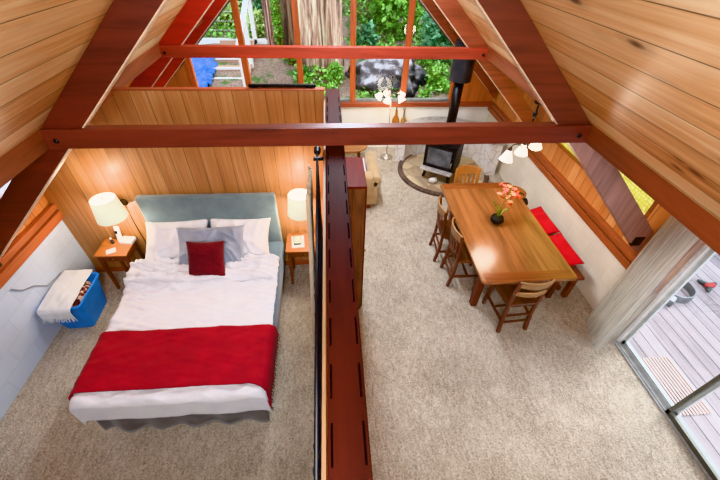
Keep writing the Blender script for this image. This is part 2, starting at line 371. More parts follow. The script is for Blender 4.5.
def tie(y0,y1,z0,z1,lab,mat):
    xo=lambda z:1.17+(3.16-z)/.935
    o=struct('beam',G().prism([(-xo(z0)+.06,z0),(xo(z0)-.06,z0),(xo(z1),z1),(-xo(z1),z1)],'Y',y0,y1),mat,lab,'beam',bevel=.004)
    for s in(-1,1): mk('bolt',G().lathe([(.018,0),(.018,.006),(.008,.012)],(s*(xo(z1)-.075),y0,(z0+z1)/2-.01),12,RX(PI/2)),M['black'],o)
    return o
tie(2.39,2.47,2.275,2.415,'dark red-brown cross beam over the dividing wall, the nearer one',M['beam'])
tie(4.66,4.74,2.265,2.39,'bright red cross beam in front of the big window',M['beam_red'])
# loft and far closure behind the camera
struct('floor_loft',G().box(-2.6,2.6,YF,-.25,2.05,2.2),M['carpet'],'loft floor the photo is taken from','floor')
struct('wall_front',G().box(-3.4,3.4,YF-.1,YF,0,4.6),M['plaster'],'cream wall behind the loft','wall')
# left and right windows
def sidewin(name,x,y0,y1,z0,z1,lab,pm):
    w=thing(name,lab,'window',(x,(y0+y1)/2,z0),kind='structure'); g=G()
    for a,b,c,d in((y0,y0+.05,z0,z1),(y1-.05,y1,z0,z1),(y0,y1,z0,z0+.02),(y0,y1,z1-.05,z1)): g.box(x-.05,x+.05,a,b,c,d)
    mk('window_frame',g,M['trim'],w,world=True)
    mk('pane',G().box(x-.004,x+.004,y0+.03,y1-.03,z0+.01,z1-.03),pm,w,world=True); return w
def patterned():
    t=NT('patterned_amber_glass'); x=t.xyz(t.obj())
    vo=t.new('ShaderNodeTexVoronoi',feature='F1'); vo.inputs['Scale'].default_value=24.; vo.inputs['Randomness'].default_value=.35; t.put(vo.inputs['Vector'],t.comb(x[1],t.math('MULTIPLY',x[2],1.0),0.))
    col=t.ramp(vo.outputs['Distance'],[(.12,(246,242,220)),(.3,(222,212,150)),(.6,(196,190,118))])
    tl=t.new('ShaderNodeBsdfTranslucent'); tr=t.new('ShaderNodeBsdfTransparent'); t.put(tl.inputs[0],col); t.put(tr.inputs[0],col)
    em=t.new('ShaderNodeBsdfGlossy'); em.inputs['Roughness'].default_value=.2
    m=t.new('ShaderNodeMixShader'); m.inputs[0].default_value=.04; t.l.new(tl.outputs[0],m.inputs[1]); t.l.new(tr.outputs[0],m.inputs[2])
    m2=t.new('ShaderNodeMixShader'); m2.inputs[0].default_value=.04; t.l.new(m.outputs[0],m2.inputs[1]); t.l.new(em.outputs[0],m2.inputs[2])
    t.l.new(m2.outputs[0],t.out.inputs['Surface']); return t.m
sidewin('window_2',XR+.07,2.58,4.5,1.23,2.2,'yellow-green patterned glass window above the dining bench',patterned())
sidewin('window_3',XL-.08,2.3,3.36,1.42,2.2,'bright white window under the eave by the bed',sheer('frosted_glass',(250,252,255),.6))
# sliding door
d=thing('door_1','aluminium sliding glass door opening onto the deck','door',(XR+.04,1.15,0),kind='structure')
mk('door_track',G().box(XR-.02,XR+.13,.33,1.98,-.02,.018).box(XR+.0,XR+.012,.33,1.98,.018,.03).box(XR+.06,XR+.072,.33,1.98,.018,.03),plain('dull_track',(176,178,176),.5),d,world=True)
mk('door_frame',G().box(XR,XR+.12,1.95,1.99,0,2.12).box(XR,XR+.12,.33,.37,0,2.12).box(XR,XR+.12,.33,1.98,2.08,2.12),M['white'],d,world=True)
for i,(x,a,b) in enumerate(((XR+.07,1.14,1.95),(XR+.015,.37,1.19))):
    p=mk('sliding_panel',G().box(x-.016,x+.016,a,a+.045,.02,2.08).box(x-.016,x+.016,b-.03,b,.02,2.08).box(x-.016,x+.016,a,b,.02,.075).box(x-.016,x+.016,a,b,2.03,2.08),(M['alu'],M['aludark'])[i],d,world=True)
    mk('pane',G().box(x-.003,x+.003,a+.04,b-.04,.06,2.04),M['glass'],p,world=False) if False else None
    q=mk('pane',G().box(x-.003-d.location.x,x+.003-d.location.x,a+.04-d.location.y,b-.04-d.location.y,.06,2.04),M['glass'],p)
    if i==1: mk('handle',G().box(x-.05-d.location.x,x-.016-d.location.x,b-.035-d.location.y,b-.015-d.location.y,.95,1.15),M['black'],p,bevel=.004)

# ------------------------------------------------------------------ bedroom
def pillow(w,h,t,seed,nu=44,wr=.012,flat=0):
    def side(sg):
        def fn(u,v):
            e=max(0,(1-abs(u)**3.2)*(1-abs(v)**3.2))
            x=w/2*u*(1-.07*(1-v*v)*u*u); y=h/2*v*(1-.07*(1-u*u)*v*v)
            z=sg*t/2*e**.55
            n=nz(x*7+seed,y*7,sg)+.6*nz(x*15+seed,y*13,sg*3)
            n+=2.2*((1-abs(nz(x*5+seed*3,y*9+2*nz(x*3,y*3,seed),seed)))**6-.25); rad=math.atan2(y,x); crease=math.sin(rad*9+seed+3*nz(x*4,y*4,seed))*.5*(x*x/(w*w)*4+y*y/(h*h)*4)
            return (x,y,z+sg*wr*(n+crease*.5)*min(1,e*3))
        return fn
    g=G(); g.grid(side(1),nu,nu,-1,1,-1,1); g.grid(side(-1),nu,nu,-1,1,-1,1)
    return g
def place_pillow(name,g,mat,label,cat,c,tilt,rz=0,group=None,roll=0):
    o=mk(name,g,mat,smooth=True); tag(o,label,cat,group)
    o.matrix_basis=Matrix.Translation(c)@Matrix.Rotation(rz,4,'Z')@Matrix.Rotation(tilt,4,'X')@Matrix.Rotation(roll,4,'Z'); return o
M['headboard']=fabric('blue_grey_upholstery',(116,136,142),var=.16,sheen=.6)
M['sheetblue']=fabric('blue_grey_sheet',(104,126,146),var=.1)
M['linen']=fabric('white_linen',(236,234,238),var=.05,bump=.15,sheen=.15)
M['greypillow']=fabric('grey_sham',(150,156,172),var=.12,sheen=.5)
M['redvelvet']=fabric('dark_red_velvet',(104,2,16),var=.25,sheen=.2,weave=60)
M['redthrow']=fabric('red_throw',(160,2,26),var=.15,sheen=.05,weave=140,bump=.4)
M['skirt']=fabric('grey_bed_base',(112,104,100),var=.15)
bed=thing('bed','double bed with blue-grey upholstered headboard against the panelling','bed',(-1.41,2.35,0))
hb=G().box(-2.17,-.66,3.29,3.375,.28,1.22)
mk('headboard',hb,M['headboard'],bed,world=True,bevel=.025,bseg=4,smooth=True)
for x in(-2.02,-.82): mk('headboard_post',G().box(x-.03,x+.03,3.30,3.35,0,.3),M['black'],bed,world=True)
mk('bed_base',G().box(-2.15,-.66,1.40,3.28,.10,.34),M['skirt'],bed,world=True,bevel=.02)
def skirtfn(u,v):
    x=fr(-2.13,-.66,u); w=.02*math.sin(u*31)+.02*nz(u*9,v*2); return (x+.01*nz(u*7,v,4),1.375+w*(1-v)-.02*(1-v),fr(.03+.03*nz(u*5,1),.36,v))
mk('bed_skirt',G().grid(skirtfn,80,8),M['skirt'],bed,world=True,smooth=True,solid=.006)
for x in(-2.08,-.72):
    for y in(1.47,3.2): mk('leg',G().taper((x,y,.11),(x,y,0),.06,.045),M['blackplastic'],bed,world=True)
mk('mattress',G().box(-2.17,-.625,1.38,3.28,.34,.565),M['sheetblue'],bed,world=True,bevel=.05,bseg=4,smooth=True)
# duvet: p along the bed (0 head .. 1 foot hem), q across
def rg(x,y,k): return (1-abs(nz(x,y,k)))**5
def duv(p,q,off=0.,left=None,right=None,wr=1.):
    if left is None: left=.13-.02*p; right=.03+.10*max(0,p*1.6-.7)
    Ltop=1.49; s=p*1.80
    if s<Ltop: y=2.90-s; dz=0
    else:
        a=(s-Ltop); r=.07; ph=min(a/r,PI/2); y=2.90-Ltop-r*math.sin(ph)-.05*max(0,a-r*PI/2); dz=-(r*(1-math.cos(ph)))-max(0,a-r*PI/2)
    W=1.50-.055*max(0,p-.1); XA=-2.17+.055*max(0,p-.1); t=q*(W+left+right)-left
    def roll(e):
        r=.05; ph=min(e/r,PI/2); return r*math.sin(ph)+.12*max(0,e-r*PI/2), -(r*(1-math.cos(ph)))-max(0,e-r*PI/2)
    xs=0; dzx=0
    if t<0: o,dzx=roll(-t); x=XA-o
    elif t>W: o,dzx=roll(t-W); x=-.67+o
    else: x=XA+t
    n=.010*nz(x*3.1,y*3.7,1)+.007*nz(x*8+nz(y*3,x)*2,y*9,2)+.006*math.sin(y*17+x*4+4*nz(x*2,y*2,7))*(.3+.7*max(0,min(1,(y-1.9)*1.2)))
    hd=max(0,min(1,(y-2.35)*2.2)); n+=.030*rg(x*1.6+nz(x*2,y*2,4),y*8+x*1.2,3)*(.3+.9*hd)+.030*rg(x*2.4+y*2,y*17+x*4,6)*(.25+hd)+.014*rg(x*3-y*2,y*11-x*3,8)+.020*hd*rg(x*3,y*26-x*6,11)-.024
    hy=y-2.60-.03*nz(x*2.5,1); n+=.020/(1+math.exp(-hy/.008))+.016*math.exp(-(hy/.02)**2)+.012*nz(x*14,y*5,5)*max(0,min(1,(y-2.5)*4))
    z=.597+off+(n*wr*1.25)
    ex=.012*nz(x*2,y*5,9)
    zz=z+dz+dzx
    return (x+ex*(1 if dzx<-.04 else .3),y+.02*nz(x*3,z*3,3)*(1 if dz<-.06 else 0)-(off*.8 if dz<-.05 else 0)-(0),zz)
dv=tag(mk('duvet',G().grid(lambda u,v:duv(u,v),170,130),M['linen'],smooth=True,solid=.022),'rumpled white duvet spread over the bed','duvet')
def hem(u,v):
    s=fr(-.015,.315+.02*nz(u*4,2),v)/1.80; x,y,z=duv(max(0,s),.02+.96*u,.03,wr=1.0)
    return (x,y+(.015*(.05-v)/.05 if v<.05 else 0),z+.010*rg(u*5,v*3+u*4,4)-(.022 if v<.03 or v>.985 else 0))
mk('folded_hem',G().grid(hem,150,40),M['linen'],dv,smooth=True,solid=.012)
def thr(u,v):
    # u across, v along the bed
    y0=2.0+.015*nz(u*4,1); ue=max(0,(u-.84)/.16); ul=max(0,(.1-u)/.1); s=fr(2.90-y0,1.47+.15*ue**1.5+.06*ul,v)/1.80
    x,y,z=duv(s,u,.034,.20,.20,.55); return (x-(.012 if u<.08 else 0)+(.012 if u>.92 else 0),y,z+.004*nz(x*20,y*4,1))
th=tag(mk('throw_blanket',G().grid(thr,110,36),M['redthrow'],smooth=True,solid=.012),'bright red throw laid across the foot of the bed','blanket')
for u in(0.,1.):
    g=G()
    for k in range(24):
        p=Vector(thr(u,k/23)); s=-1 if u==0 else 1
        g.tube([p,p+Vector((s*.01,random.uniform(-.008,.008),-.02)),p+Vector((s*.012,random.uniform(-.012,.012),-.05))],.0035,5)
    mk('fringe',g,M['redvelvet'],th,smooth=True)
place_pillow('pillow',pillow(.70,.46,.17,1),M['linen'],'white pillow against the headboard, on the lampshade and phone side','pillow',(-1.80,3.11,.765),math.radians(38),math.radians(3))
place_pillow('pillow',pillow(.70,.46,.17,5),M['linen'],'white pillow against the headboard, nearest the dividing wall','pillow',(-1.10,3.12,.765),math.radians(40),math.radians(-2))
place_pillow('pillow',pillow(.74,.45,.15,9,wr=.016),M['greypillow'],'grey satin pillow leaning behind the small red cushion','pillow',(-1.37,2.94,.80),math.radians(47),math.radians(1))
place_pillow('cushion',pillow(.40,.40,.13,3,wr=.006),M['redvelvet'],'small square dark red velvet cushion in front of the grey pillow','cushion',(-1.375,2.74,.80),math.radians(56),math.radians(-1))

M['nswood']=wood('honey_nightstand',(172,110,62),'X',dark=.7,rough=.35,coat=.3)
M['nsleg']=wood('brown_leg_wood',(122,62,30),'Z',dark=.6)
M['brass']=plain('aged_brass',(170,130,70),.35,metal=.9)
def nightstand(loc,label,w,dp,rz=0):
    t=thing('nightstand',label,'nightstand',loc,rz); z=.6
    mk('top',G().box(-w/2,w/2,-dp/2,dp/2,z-.022,z),M['nswood'],t,bevel=.005)
    mk('apron',G().box(-w/2+.03,w/2-.03,-dp/2+.045,dp/2-.03,z-.13,z-.022),M['nsleg'],t)
    dr=mk('drawer',G().box(-w/2+.045,w/2-.045,-dp/2+.03,-dp/2+.047,z-.12,z-.03),M['nsleg'],t,bevel=.003)
    mk('knob',G().ball((0,-dp/2+.02,z-.075),.012),M['brass'],dr,smooth=True)
    for sx in(-1,1):
        for sy in(-1,1): mk('leg',G().taper((sx*(w/2-.04),sy*(dp/2-.045),z-.022),(sx*(w/2-.025),sy*(dp/2-.03),0),.04,.024),M['nsleg'],t)
    return t
nightstand((-2.585,3.215,0),'small honey-wood nightstand holding the white cordless phone',.36,.33)
nightstand((-.36,3.19,0),'small honey-wood nightstand half hidden by the divider curtain',.46,.34)
# wall lamps
M['shade']=glow('lamp_shade_linen',(242,244,210),.48,(228,230,206))
M['shadetop']=glow('lamp_diffuser',(255,252,246),3.5)
M['bulb']=glow('warm_bulb',(255,214,150),6)
def walllamp(x,label):
    t=thing('wall_lamp',label,'lamp',(x,3.20,1.04))
    mk('lamp_shade',G().lathe([(.152,0),(.121,.25)],n=40,caps=False),M['shade'],t,smooth=True,solid=.004)
    mk('diffuser',G().lathe([(.119,.243),(.0,.2431)],n=32,caps=False),M['shadetop'],t)
    mk('shade_ring',G().tube([(.122*math.cos(a),.122*math.sin(a),.25) for a in [2*PI*k/40 for k in range(40)]],.0022,6,closed=True),M['bronze'],t,smooth=True)
    mk('finial',G().ball((0,0,.262),.009).tube([(0,0,.24),(0,0,.26)],.004,8),M['bronze'],t,smooth=True)
    mk('bulb',G().ball((0,0,.12),.032,sz=1.2),M['bulb'],t,smooth=True)
    mk('arm',G().tube([(0,0,.06),(0.03,.10,.05),(.06,.17,.06)],.008,8).tube([(0,0,.06),(0,0,.10)],.012,8),M['bronze'],t,smooth=True)
    mk('wall_plate',G().lathe([(.045,0),(.045,.012),(.03,.02)],(.06,.198,.06),20,RX(PI/2)),M['bronze'],t,smooth=True)
    mk('power_cord',G().tube([(.06,.19,.02),(.055,.193,-.25),(.07,.193,-.5),(.06,.193,-.95)],.004,6),M['bronze'],t,smooth=True)
    L=D.lights.new('lamp_light','POINT'); L.energy=7; L.color=(1,.78,.5); L.shadow_soft_size=.05; o=D.objects.new('lamp_light',L); C.objects.link(o); o.location=(x,3.2,1.42); o['kind']='helper'
    L=D.lights.new('lamp_light','POINT'); L.energy=10; L.color=(1,.82,.6); L.shadow_soft_size=.05; o=D.objects.new('lamp_light',L); C.objects.link(o); o.location=(x,3.2,.98); o['kind']='helper'
    return t
walllamp(-2.42,'lit cream drum lamp above the nightstand with the phone')
walllamp(-.375,'lit cream drum lamp beside the divider curtain')
# phone, card, bottle
M['phonewhite']=plain('phone_white',(240,242,246),.35,var=.03)
t=thing('cordless_phone','white cordless phone standing in its wide base','phone',(-2.50,3.29,.6),math.radians(-6))
mk('base',G().box(-.04,.11,-.055,.055,0,.05),M['phonewhite'],t,bevel=.012)
h=mk('handset',G().obox((-.055,.02,.10),(.055,.032,.21),RX(math.radians(-14))),M['phonewhite'],t,bevel=.010)
mk('screen',G().obox((-.055,.002,.145),(.03,.008,.035),RX(math.radians(-14))),M['blackplastic'],h)
mk('button',G().lathe([(.012,0),(.012,.004)],(.055,0,.045),12),M['iron'],t)
tag(mk('note_card',G().obox((-2.60,3.13,.603),(.10,.085,.004),RZ(.5)),plain('card_paper',(236,232,240),.6,var=.1,scale=30),bevel=.001),'small white card lying on the nightstand beside the phone','card')
t=thing('small_bottle','tiny dark bottle with a white cap beside the phone','bottle',(-2.635,3.27,.6))
mk('body',G().lathe([(.016,0),(.018,.01),(.018,.045),(.008,.06),(.008,.068)],n=14),M['iron'],t,smooth=True)
mk('cap',G().lathe([(.010,.066),(.010,.085)],n=12),M['phonewhite'],t,smooth=True)
t=thing('paper_stack','white papers under the grey clock radio','paper',(-.45,3.19,.6))
mk('sheet',G().obox((0,0,.004),(.15,.21,.008),RZ(.08)),M['phonewhite'],t)
t=thing('clock_radio','grey-green clock radio lying on white papers','clock',(-.455,3.19,.608),.12)
mk('body',G().box(-.045,.045,-.07,.07,0,.04),plain('grey_green_plastic',(130,142,132),.4),t,bevel=.012)
mk('display',G().box(-.03,.03,-.03,.04,.0395,.042),plain('pale_display',(196,206,196),.2),t)
mk('antenna',G().tube([(-.04,.06,.035),(-.055,.085,.06)],.004,6),M['blackplastic'],t)
# tub, towel, bundle, cable
M['tub']=plain('blue_plastic',(52,134,228),.35,var=.08)
t=thing('storage_tub','blue plastic storage tub against the white block wall','tub',(-2.93,2.70,0),math.radians(3))
def rr(hx,hy,r,z,n=6):
    o=[]
    for i,(sx,sy) in enumerate(((1,1),(-1,1),(-1,-1),(1,-1))):
        for k in range(n+1):
            a=PI/2*i+PI/2*k/n; o.append((sx*(hx-r)+r*math.cos(a),sy*(hy-r)+r*math.sin(a),z))
    return o
rings=[rr(.145,.19,.03,0),rr(.20,.245,.045,.40),rr(.215,.26,.05,.40),rr(.215,.26,.05,.43),rr(.195,.24,.045,.43),rr(.19,.235,.04,.39),rr(.14,.185,.03,.015)]
g=G(); n=len(rings[0])
for R_ in rings: g.v+=R_
for i in range(len(rings)-1): g.f+=[(i*n+k,i*n+(k+1)%n,(i+1)*n+(k+1)%n,(i+1)*n+k) for k in range(n)]
g.f+=[tuple(range(n))[::-1],tuple((len(rings)-1)*n+k for k in range(n))]
mk('body',g,M['tub'],t,smooth=False,bevel=.004)
mt=NT('brown_patterned_cloth'); vo=mt.new('ShaderNodeTexVoronoi'); vo.inputs['Scale'].default_value=24.; mt.put(vo.inputs['Vector'],mt.obj())
mt.set(Base_Color=mt.ramp(vo.outputs['Distance'],[(.2,(70,30,22)),(.5,(120,56,40)),(.62,(220,190,170))]),Roughness=.8)
o=tag(mk('folded_blanket',G().ball((-2.92,2.72,.32),.20,.85,1.0,.65,nu=30,nv=18,f=lambda d:1+.12*nz(d.x*4,d.y*4,d.z*4)+.05*nz(d.x*11,d.y*11,d.z*9)),mt.m,smooth=True),'brown and white patterned cloth bundled inside the blue tub','blanket')
M['towel']=fabric('white_towel',(228,230,232),var=.06,weave=150,bump=.4)
def tow(u,v):
    # u across, v from wall end to front hang
    s=v*.70; yb=2.99
    w=fr(.33,.32,v); xc=fr(-2.965,-2.93,min(1,v*1.25)); x=max(-3.115,xc+(u-.5)*w)
    if s<.55: y=yb-s; z=.452+.012*math.sin(s/.55*PI)
    else: a=s-.55; y=yb-.55-.035*min(1,a/.05)-.02*a; z=.45-max(0,a-.02)*.92
    return (x+.006*nz(u*5,v*6,2),y+.006*nz(u*6,v*3,5),z+.006*nz(u*6,v*8,1))
to=tag(mk('towel',G().grid(tow,40,60),M['towel'],smooth=True,solid=.008),'white fringed towel draped over the blue tub','towel')
g=G()
for k in range(34):
    p=Vector(tow(k/33,1.)); q=p+Vector((random.uniform(-.012,.012),random.uniform(-.02,-.004),-.035)); g.tube([p,q,q+Vector((random.uniform(-.01,.01),0,-.02))],[.004,.003,.002],5)
mk('fringe',g,M['towel'],to,smooth=True)
tag(mk('cable',G().tube([(XL+.012,2.42,.80),(XL+.012,2.5,.69),(XL+.012,2.62,.62),(XL+.012,2.72,.5),(XL+.012,2.86,.47),(XL+.012,2.95,.46)],.006,6),plain('grey_cable',(150,154,160),.5),smooth=True),'thin grey cable hanging down the white block wall','cable')
# curtains on the divider
M['navy']=fabric('navy_curtain',(40,36,48),var=.3)
M['tancurt']=fabric('tan_curtain',(206,184,152),var=.1)
t=thing('curtain_rod','black curtain rod along the bedroom side of the divider','curtain rod',(-.125,1.4,2.07))
mk('rod',G().tube([(.042,-1.45,0),(0,1.25,0)],.010,10),M['black'],t,smooth=True)
mk('finial',G().lathe([(.012,0),(.026,.02),(.03,.045),(.018,.07),(.03,.085),(.012,.12),(.004,.15)],(0,1.25,0),14,RX(-PI/2)),M['black'],t,smooth=True)
mk('bracket',G().box(-.03,.065,1.16,1.185,-.012,.012).box(.05,.067,1.13,1.21,-.05,.05),M['black'],t)
def cur(x,y0,y1,z0,z1,amp,pl,flx=0,fly=0,skew=0):
    def fn(u,v):
        y=fr(y0,y1,u)-fly*(1-v)*(1-u); z=fr(z0,z1,v); ph=u*pl*2*PI
        return (x+skew*u+amp*math.sin(ph)*(1+.25*(1-v))+flx*(1-v)+.01*nz(u*5,v*2),y+.012*math.cos(ph*.5),z)
    return G().grid(fn,max(60,int(pl*10)),12)
tag(mk('curtain',cur(-.088,.0,2.58,.04,2.05,.009,26,skew=-.035),M['navy'],smooth=True,solid=.004),'dark navy curtain hanging along the divider wall','curtain')
tag(mk('curtain',cur(-.185,2.08,2.56,.04,2.03,.016,6,-.075,0),M['tancurt'],smooth=True,solid=.004),'tan curtain panel gathered at the far end of the divider rod','curtain')
# black bar on the panelling
t=thing('sound_bar','long black sound bar lying on top of the bedroom panelling','speaker',(-.445,3.42,2.34))
mk('body',G().box(-.31,.31,-.012,.018,.006,.036),M['blackplastic'],t,bevel=.006)
for x in(-.25,.25): mk('foot',G().box(x-.03,x+.03,-.015,.02,0,.008),M['iron'],t)

# ------------------------------------------------------------------ living side
M['redlac']=wood('red_lacquer_top',(98,30,18),'Y',dark=.8,rough=.5,coat=.0); M['redlac'].node_tree.nodes['Principled BSDF'].inputs['Specular IOR Level'].default_value=.15
M['brownv']=wood('speckled_brown_side',(128,86,60),'Z',dark=.5,scale=2.5)
t=thing('tall_cabinet','tall narrow red-topped cabinet standing against the divider','cabinet',(.195,2.82,0))
mk('carcass',G().box(-.085,.088,-.245,.25,.04,1.775),M['brownv'],t)
mk('top_board',G().box(-.092,.10,-.262,.262,1.775,1.80),M['redlac'],t,bevel=.004)
mk('plinth',G().box(-.08,.075,-.235,.24,0,.04),M['nsleg'],t)
d_=mk('door',G().box(.088,.104,-.235,.24,.06,1.76),M['redlac'],t,bevel=.003)
mk('knob',G().ball((.115,-.18,.95),.014),M['brass'],d_,smooth=True)
# sofa (mostly behind the cabinet and beam)
M['sofa']=fabric('tan_sofa',(196,166,124),var=.12)
t=thing('sofa','tan rolled-arm sofa beyond the dividing wall, facing the window','sofa',(.02,5.05,0))
mk('base',G().box(-.62,.62,-.45,.42,.08,.30),M['sofa'],t,bevel=.03)
mk('backrest',G().box(-.62,.62,-.5,-.30,.25,.66),M['sofa'],t,bevel=.07,bseg=4,smooth=True)
for s in(-1,1):
    mk('arm',G().box(s*.62-.06,s*.62+.06,-.42,.42,.08,.5).lathe([(.09,-.42),(.10,-.40),(.10,.41),(.085,.43)],(s*.64,0,.5),20,RX(-PI/2)),M['sofa'],t,smooth=True,bevel=.01)
for x in(-.28,.28): mk('seat_cushion',G().box(x-.27,x+.27,-.3,.43,.3,.44),M['sofa'],t,bevel=.05,bseg=3,smooth=True)
for x in(-.55,.55):
    for y in(-.4,.36): mk('leg',G().taper((x,y,.08),(x,y,0),.06,.045),M['nsleg'],t)
tag(mk('throw_blanket',G().grid(lambda u,v:(fr(.30,.55,u),fr(5.0,5.46,v),.452+.01*nz(u*5,v*5)),16,16),M['linen'],smooth=True,solid=.02),'white throw folded on the seat of the tan sofa','blanket')
t=thing('coffee_table','low round wooden table beside the tan sofa','table',(.35,6.08,0))
M['ctwood']=wood('mid_brown_table',(176,116,58),'X',dark=.6)
mk('top',G().lathe([(.05,.385),(.30,.385),(.32,.40),(.32,.42),(.30,.425),(.05,.415)],n=32),M['ctwood'],t,smooth=False)
for k in range(4):
    a=PI/4+k*PI/2; mk('leg',G().taper((.2*math.cos(a),.2*math.sin(a),.39),(.24*math.cos(a),.24*math.sin(a),0),.05,.035),M['nsleg'],t)
# multi-shade lamps
M['bell']=glow('frosted_bell_glass',(255,243,224),1.9)
def bell(parent,base,dirv,s=1.):
    dv_=Vector(dirv).normalized(); q=dv_.to_track_quat('Z','Y').to_matrix()
    sh=mk('lamp_shade',G().lathe([(.022*s,0),(.03*s,.015*s),(.045*s,.05*s),(.062*s,.09*s),(.072*s,.115*s),(.070*s,.116*s),(.055*s,.085*s),(.02*s,.03*s)],base,20,q,caps=False),M['bell'],parent,smooth=True)
    mk('bulb',G().ball(Vector(base)+dv_*.06*s,.022*s),M['bulb'],sh,smooth=True)
    mk('socket',G().lathe([(.014*s,-.03*s),(.02*s,-.015*s),(.024*s,.006*s)],base,12,q),M['bronze'],sh,smooth=True)
t=thing('floor_lamp','floor lamp with five lit white bell shades under the window','lamp',(1.09,6.33,0))
mk('base',G().lathe([(.13,0),(.13,.012),(.10,.03),(.03,.05),(.014,.07)],n=28),M['steel'],t,smooth=True)
mk('pole',G().tube([(0,0,.05),(0,0,1.24)],.008,10),M['steel'],t,smooth=True)
for k in range(5):
    a=.5+2*PI*k/5; c_,s_=math.cos(a),math.sin(a)
    mk('arm',G().tube([(0,0,1.20),(.05*c_,.05*s_,1.30),(.14*c_,.14*s_,1.31),(.17*c_,.17*s_,1.27)],.006,8),M['bronze'],t,smooth=True)
    bell(t,(.17*c_,.17*s_,1.265),(.62*c_,.62*s_,-.78),1.0)
t=thing('chandelier','hanging lamp with three white bell shades above the dining table','chandelier',(2.09,3.383,1.69))
mk('canopy',G().lathe([(.012,.50),(.05,.515),(.055,.53),(.012,.56),(.006,.62)],n=18),M['black'],t,smooth=True)
mk('stem',G().tube([(0,0,.04),(0,0,.74)],.010,10).lathe([(.012,.36),(.026,.40),(.012,.44)],n=12),M['black'],t,smooth=True)
mk('hub',G().lathe([(.01,-.02),(.035,.0),(.04,.03),(.02,.07),(.01,.1)],n=16),M['bronze'],t,smooth=True)
for k in(-1,0,1):
    c_,s_=.857*k,.515*k
    mk('arm',G().tube([(0,0,.02),(.10*c_,.10*s_,.10),(.22*c_,.22*s_,.12),(.255*c_,.255*s_,.085)] if k else [(0,0,.02),(.03,-.04,.06),(.02,-.03,.085)],.007,8),M['bronze'],t,smooth=True)
    bell(t,(.255*c_,.255*s_,.07),(.14*c_,.14*s_,-1),1.0)
for (p,e) in(((2.09,3.38,1.5),16),((1.09,6.33,1.1),9)):
    L=D.lights.new('shade_light','POINT'); L.energy=e; L.color=(1,.84,.62); L.shadow_soft_size=.15; o=D.objects.new('shade_light',L); C.objects.link(o); o.location=p
# bellows and brush on the wall
t=thing('fireplace_bellows','wooden bellows hanging on the cream wall under the window','bellows',(1.285,YB-.03,.5))
mk('board',G().prism([(-.02,.30),(.02,.30),(.025,.20),(.065,.13),(.075,.07),(.05,.01),(0,-.01),(-.05,.01),(-.075,.07),(-.065,.13),(-.025,.20)],'Y',-.03,.025),wood('bellows_wood',(182,118,50),'Z'),t,bevel=.006)
mk('nozzle',G().tube([(0,0,.29),(0,0,.35)],[.014,.008],10),M['brass'],t,smooth=True)
t=thing('hearth_brush','straw hearth brush hanging beside the bellows','brush',(1.44,YB-.03,.5))
mk('bristles',G().prism([(-.055,.0),(.055,.0),(.045,.13),(.015,.16),(-.015,.16),(-.045,.13)],'Y',-.025,.015),wood('straw',(190,146,80),'Z',dark=.6),t,bevel=.005)
mk('handle',G().tube([(0,0,.15),(0,0,.30)],.010,8).tube([(.025*math.cos(a),0,.325+.025*math.sin(a)) for a in [2*PI*k/12 for k in range(12)]],.005,6,closed=True),M['nsleg'],t,smooth=True)
# stove, hearth, stone shield
HC=Vector((2.10,5.72,0)); HR=.86
t=NT('flagstone'); vo=t.new('ShaderNodeTexVoronoi',feature='DISTANCE_TO_EDGE'); vo.inputs['Scale'].default_value=3.4; t.put(vo.inputs['Vector'],t.obj())
v2=t.new('ShaderNodeTexVoronoi'); v2.inputs['Scale'].default_value=3.4; t.put(v2.inputs['Vector'],t.obj())
hs=t.xyz(v2.outputs['Color'])[0]
c1=t.ramp(t.math('ADD',t.math('MULTIPLY',hs,.6),t.math('MULTIPLY',t.noise(t.obj(),14.,4),.4)),[(.25,(164,138,108)),(.5,(196,176,142)),(.75,(212,192,152))])
t.set(Base_Color=t.mix(t.ramp(vo.outputs['Distance'],[(.005,(255,255,255)),(.03,(0,0,0))]),c1,lin((158,138,114))),Roughness=.7); M['flag']=t.m
t=NT('dark_brick_edge'); x=t.xyz(t.obj()); an=t.math('ARCTAN2',x[1],x[0]); w_=t.math('FRACT',t.math('MULTIPLY',an,9.))
t.set(Base_Color=t.mix(t.ramp(w_,[(.06,(255,255,255)),(.12,(0,0,0))]),t.ramp(t.noise(t.obj(),12.,3),[(.3,(84,66,58)),(.7,(120,98,84))]),lin((60,50,46))),Roughness=.8); M['edge']=t.m
h=thing('hearth','rounded flagstone hearth with dark brick edging under the stove','hearth',HC)
a0,a1=math.radians(128),math.radians(345); arc=[a0+(a1-a0)*k/48 for k in range(49)]
mk('stone_slab',G().prism([((HR-.09)*math.cos(a),(HR-.09)*math.sin(a)) for a in arc]+[(.95,.1),(.55,.72)],'Z',0,.03),M['flag'],h)
go=G(); vs=[]
for a in arc:
    for r,z in((HR,0),(HR,.04),(HR-.09,.04),(HR-.09,0)): vs.append((r*math.cos(a),r*math.sin(a),z))
go.add(vs,[(i*4+k,i*4+(k+1)%4,(i+1)*4+(k+1)%4,(i+1)*4+k) for i in range(48) for k in range(4)]+[(3,2,1,0),(192,193,194,195)])
mk('brick_edge',go,M['edge'],h)
t=NT('whitewashed_stone'); vo=t.new('ShaderNodeTexVoronoi',feature='DISTANCE_TO_EDGE'); vo.inputs['Scale'].default_value=5.; t.put(vo.inputs['Vector'],t.obj())
n_=t.noise(t.obj(),9.,4); t.set(Base_Color=t.ramp(t.math('ADD',t.math('MULTIPLY',n_,.7),t.math('MULTIPLY',t.ramp(vo.outputs['Distance'],[(0,(0,0,0)),(.08,(255,255,255))]),.3)),[(.2,(186,180,180)),(.5,(222,216,210)),(.72,(240,234,226))]),Roughness=.8)
t.bump(t.math('ADD',n_,t.ramp(vo.outputs['Distance'],[(0,(0,0,0)),(.1,(255,255,255))])),.12,.02); M['stone']=t.m
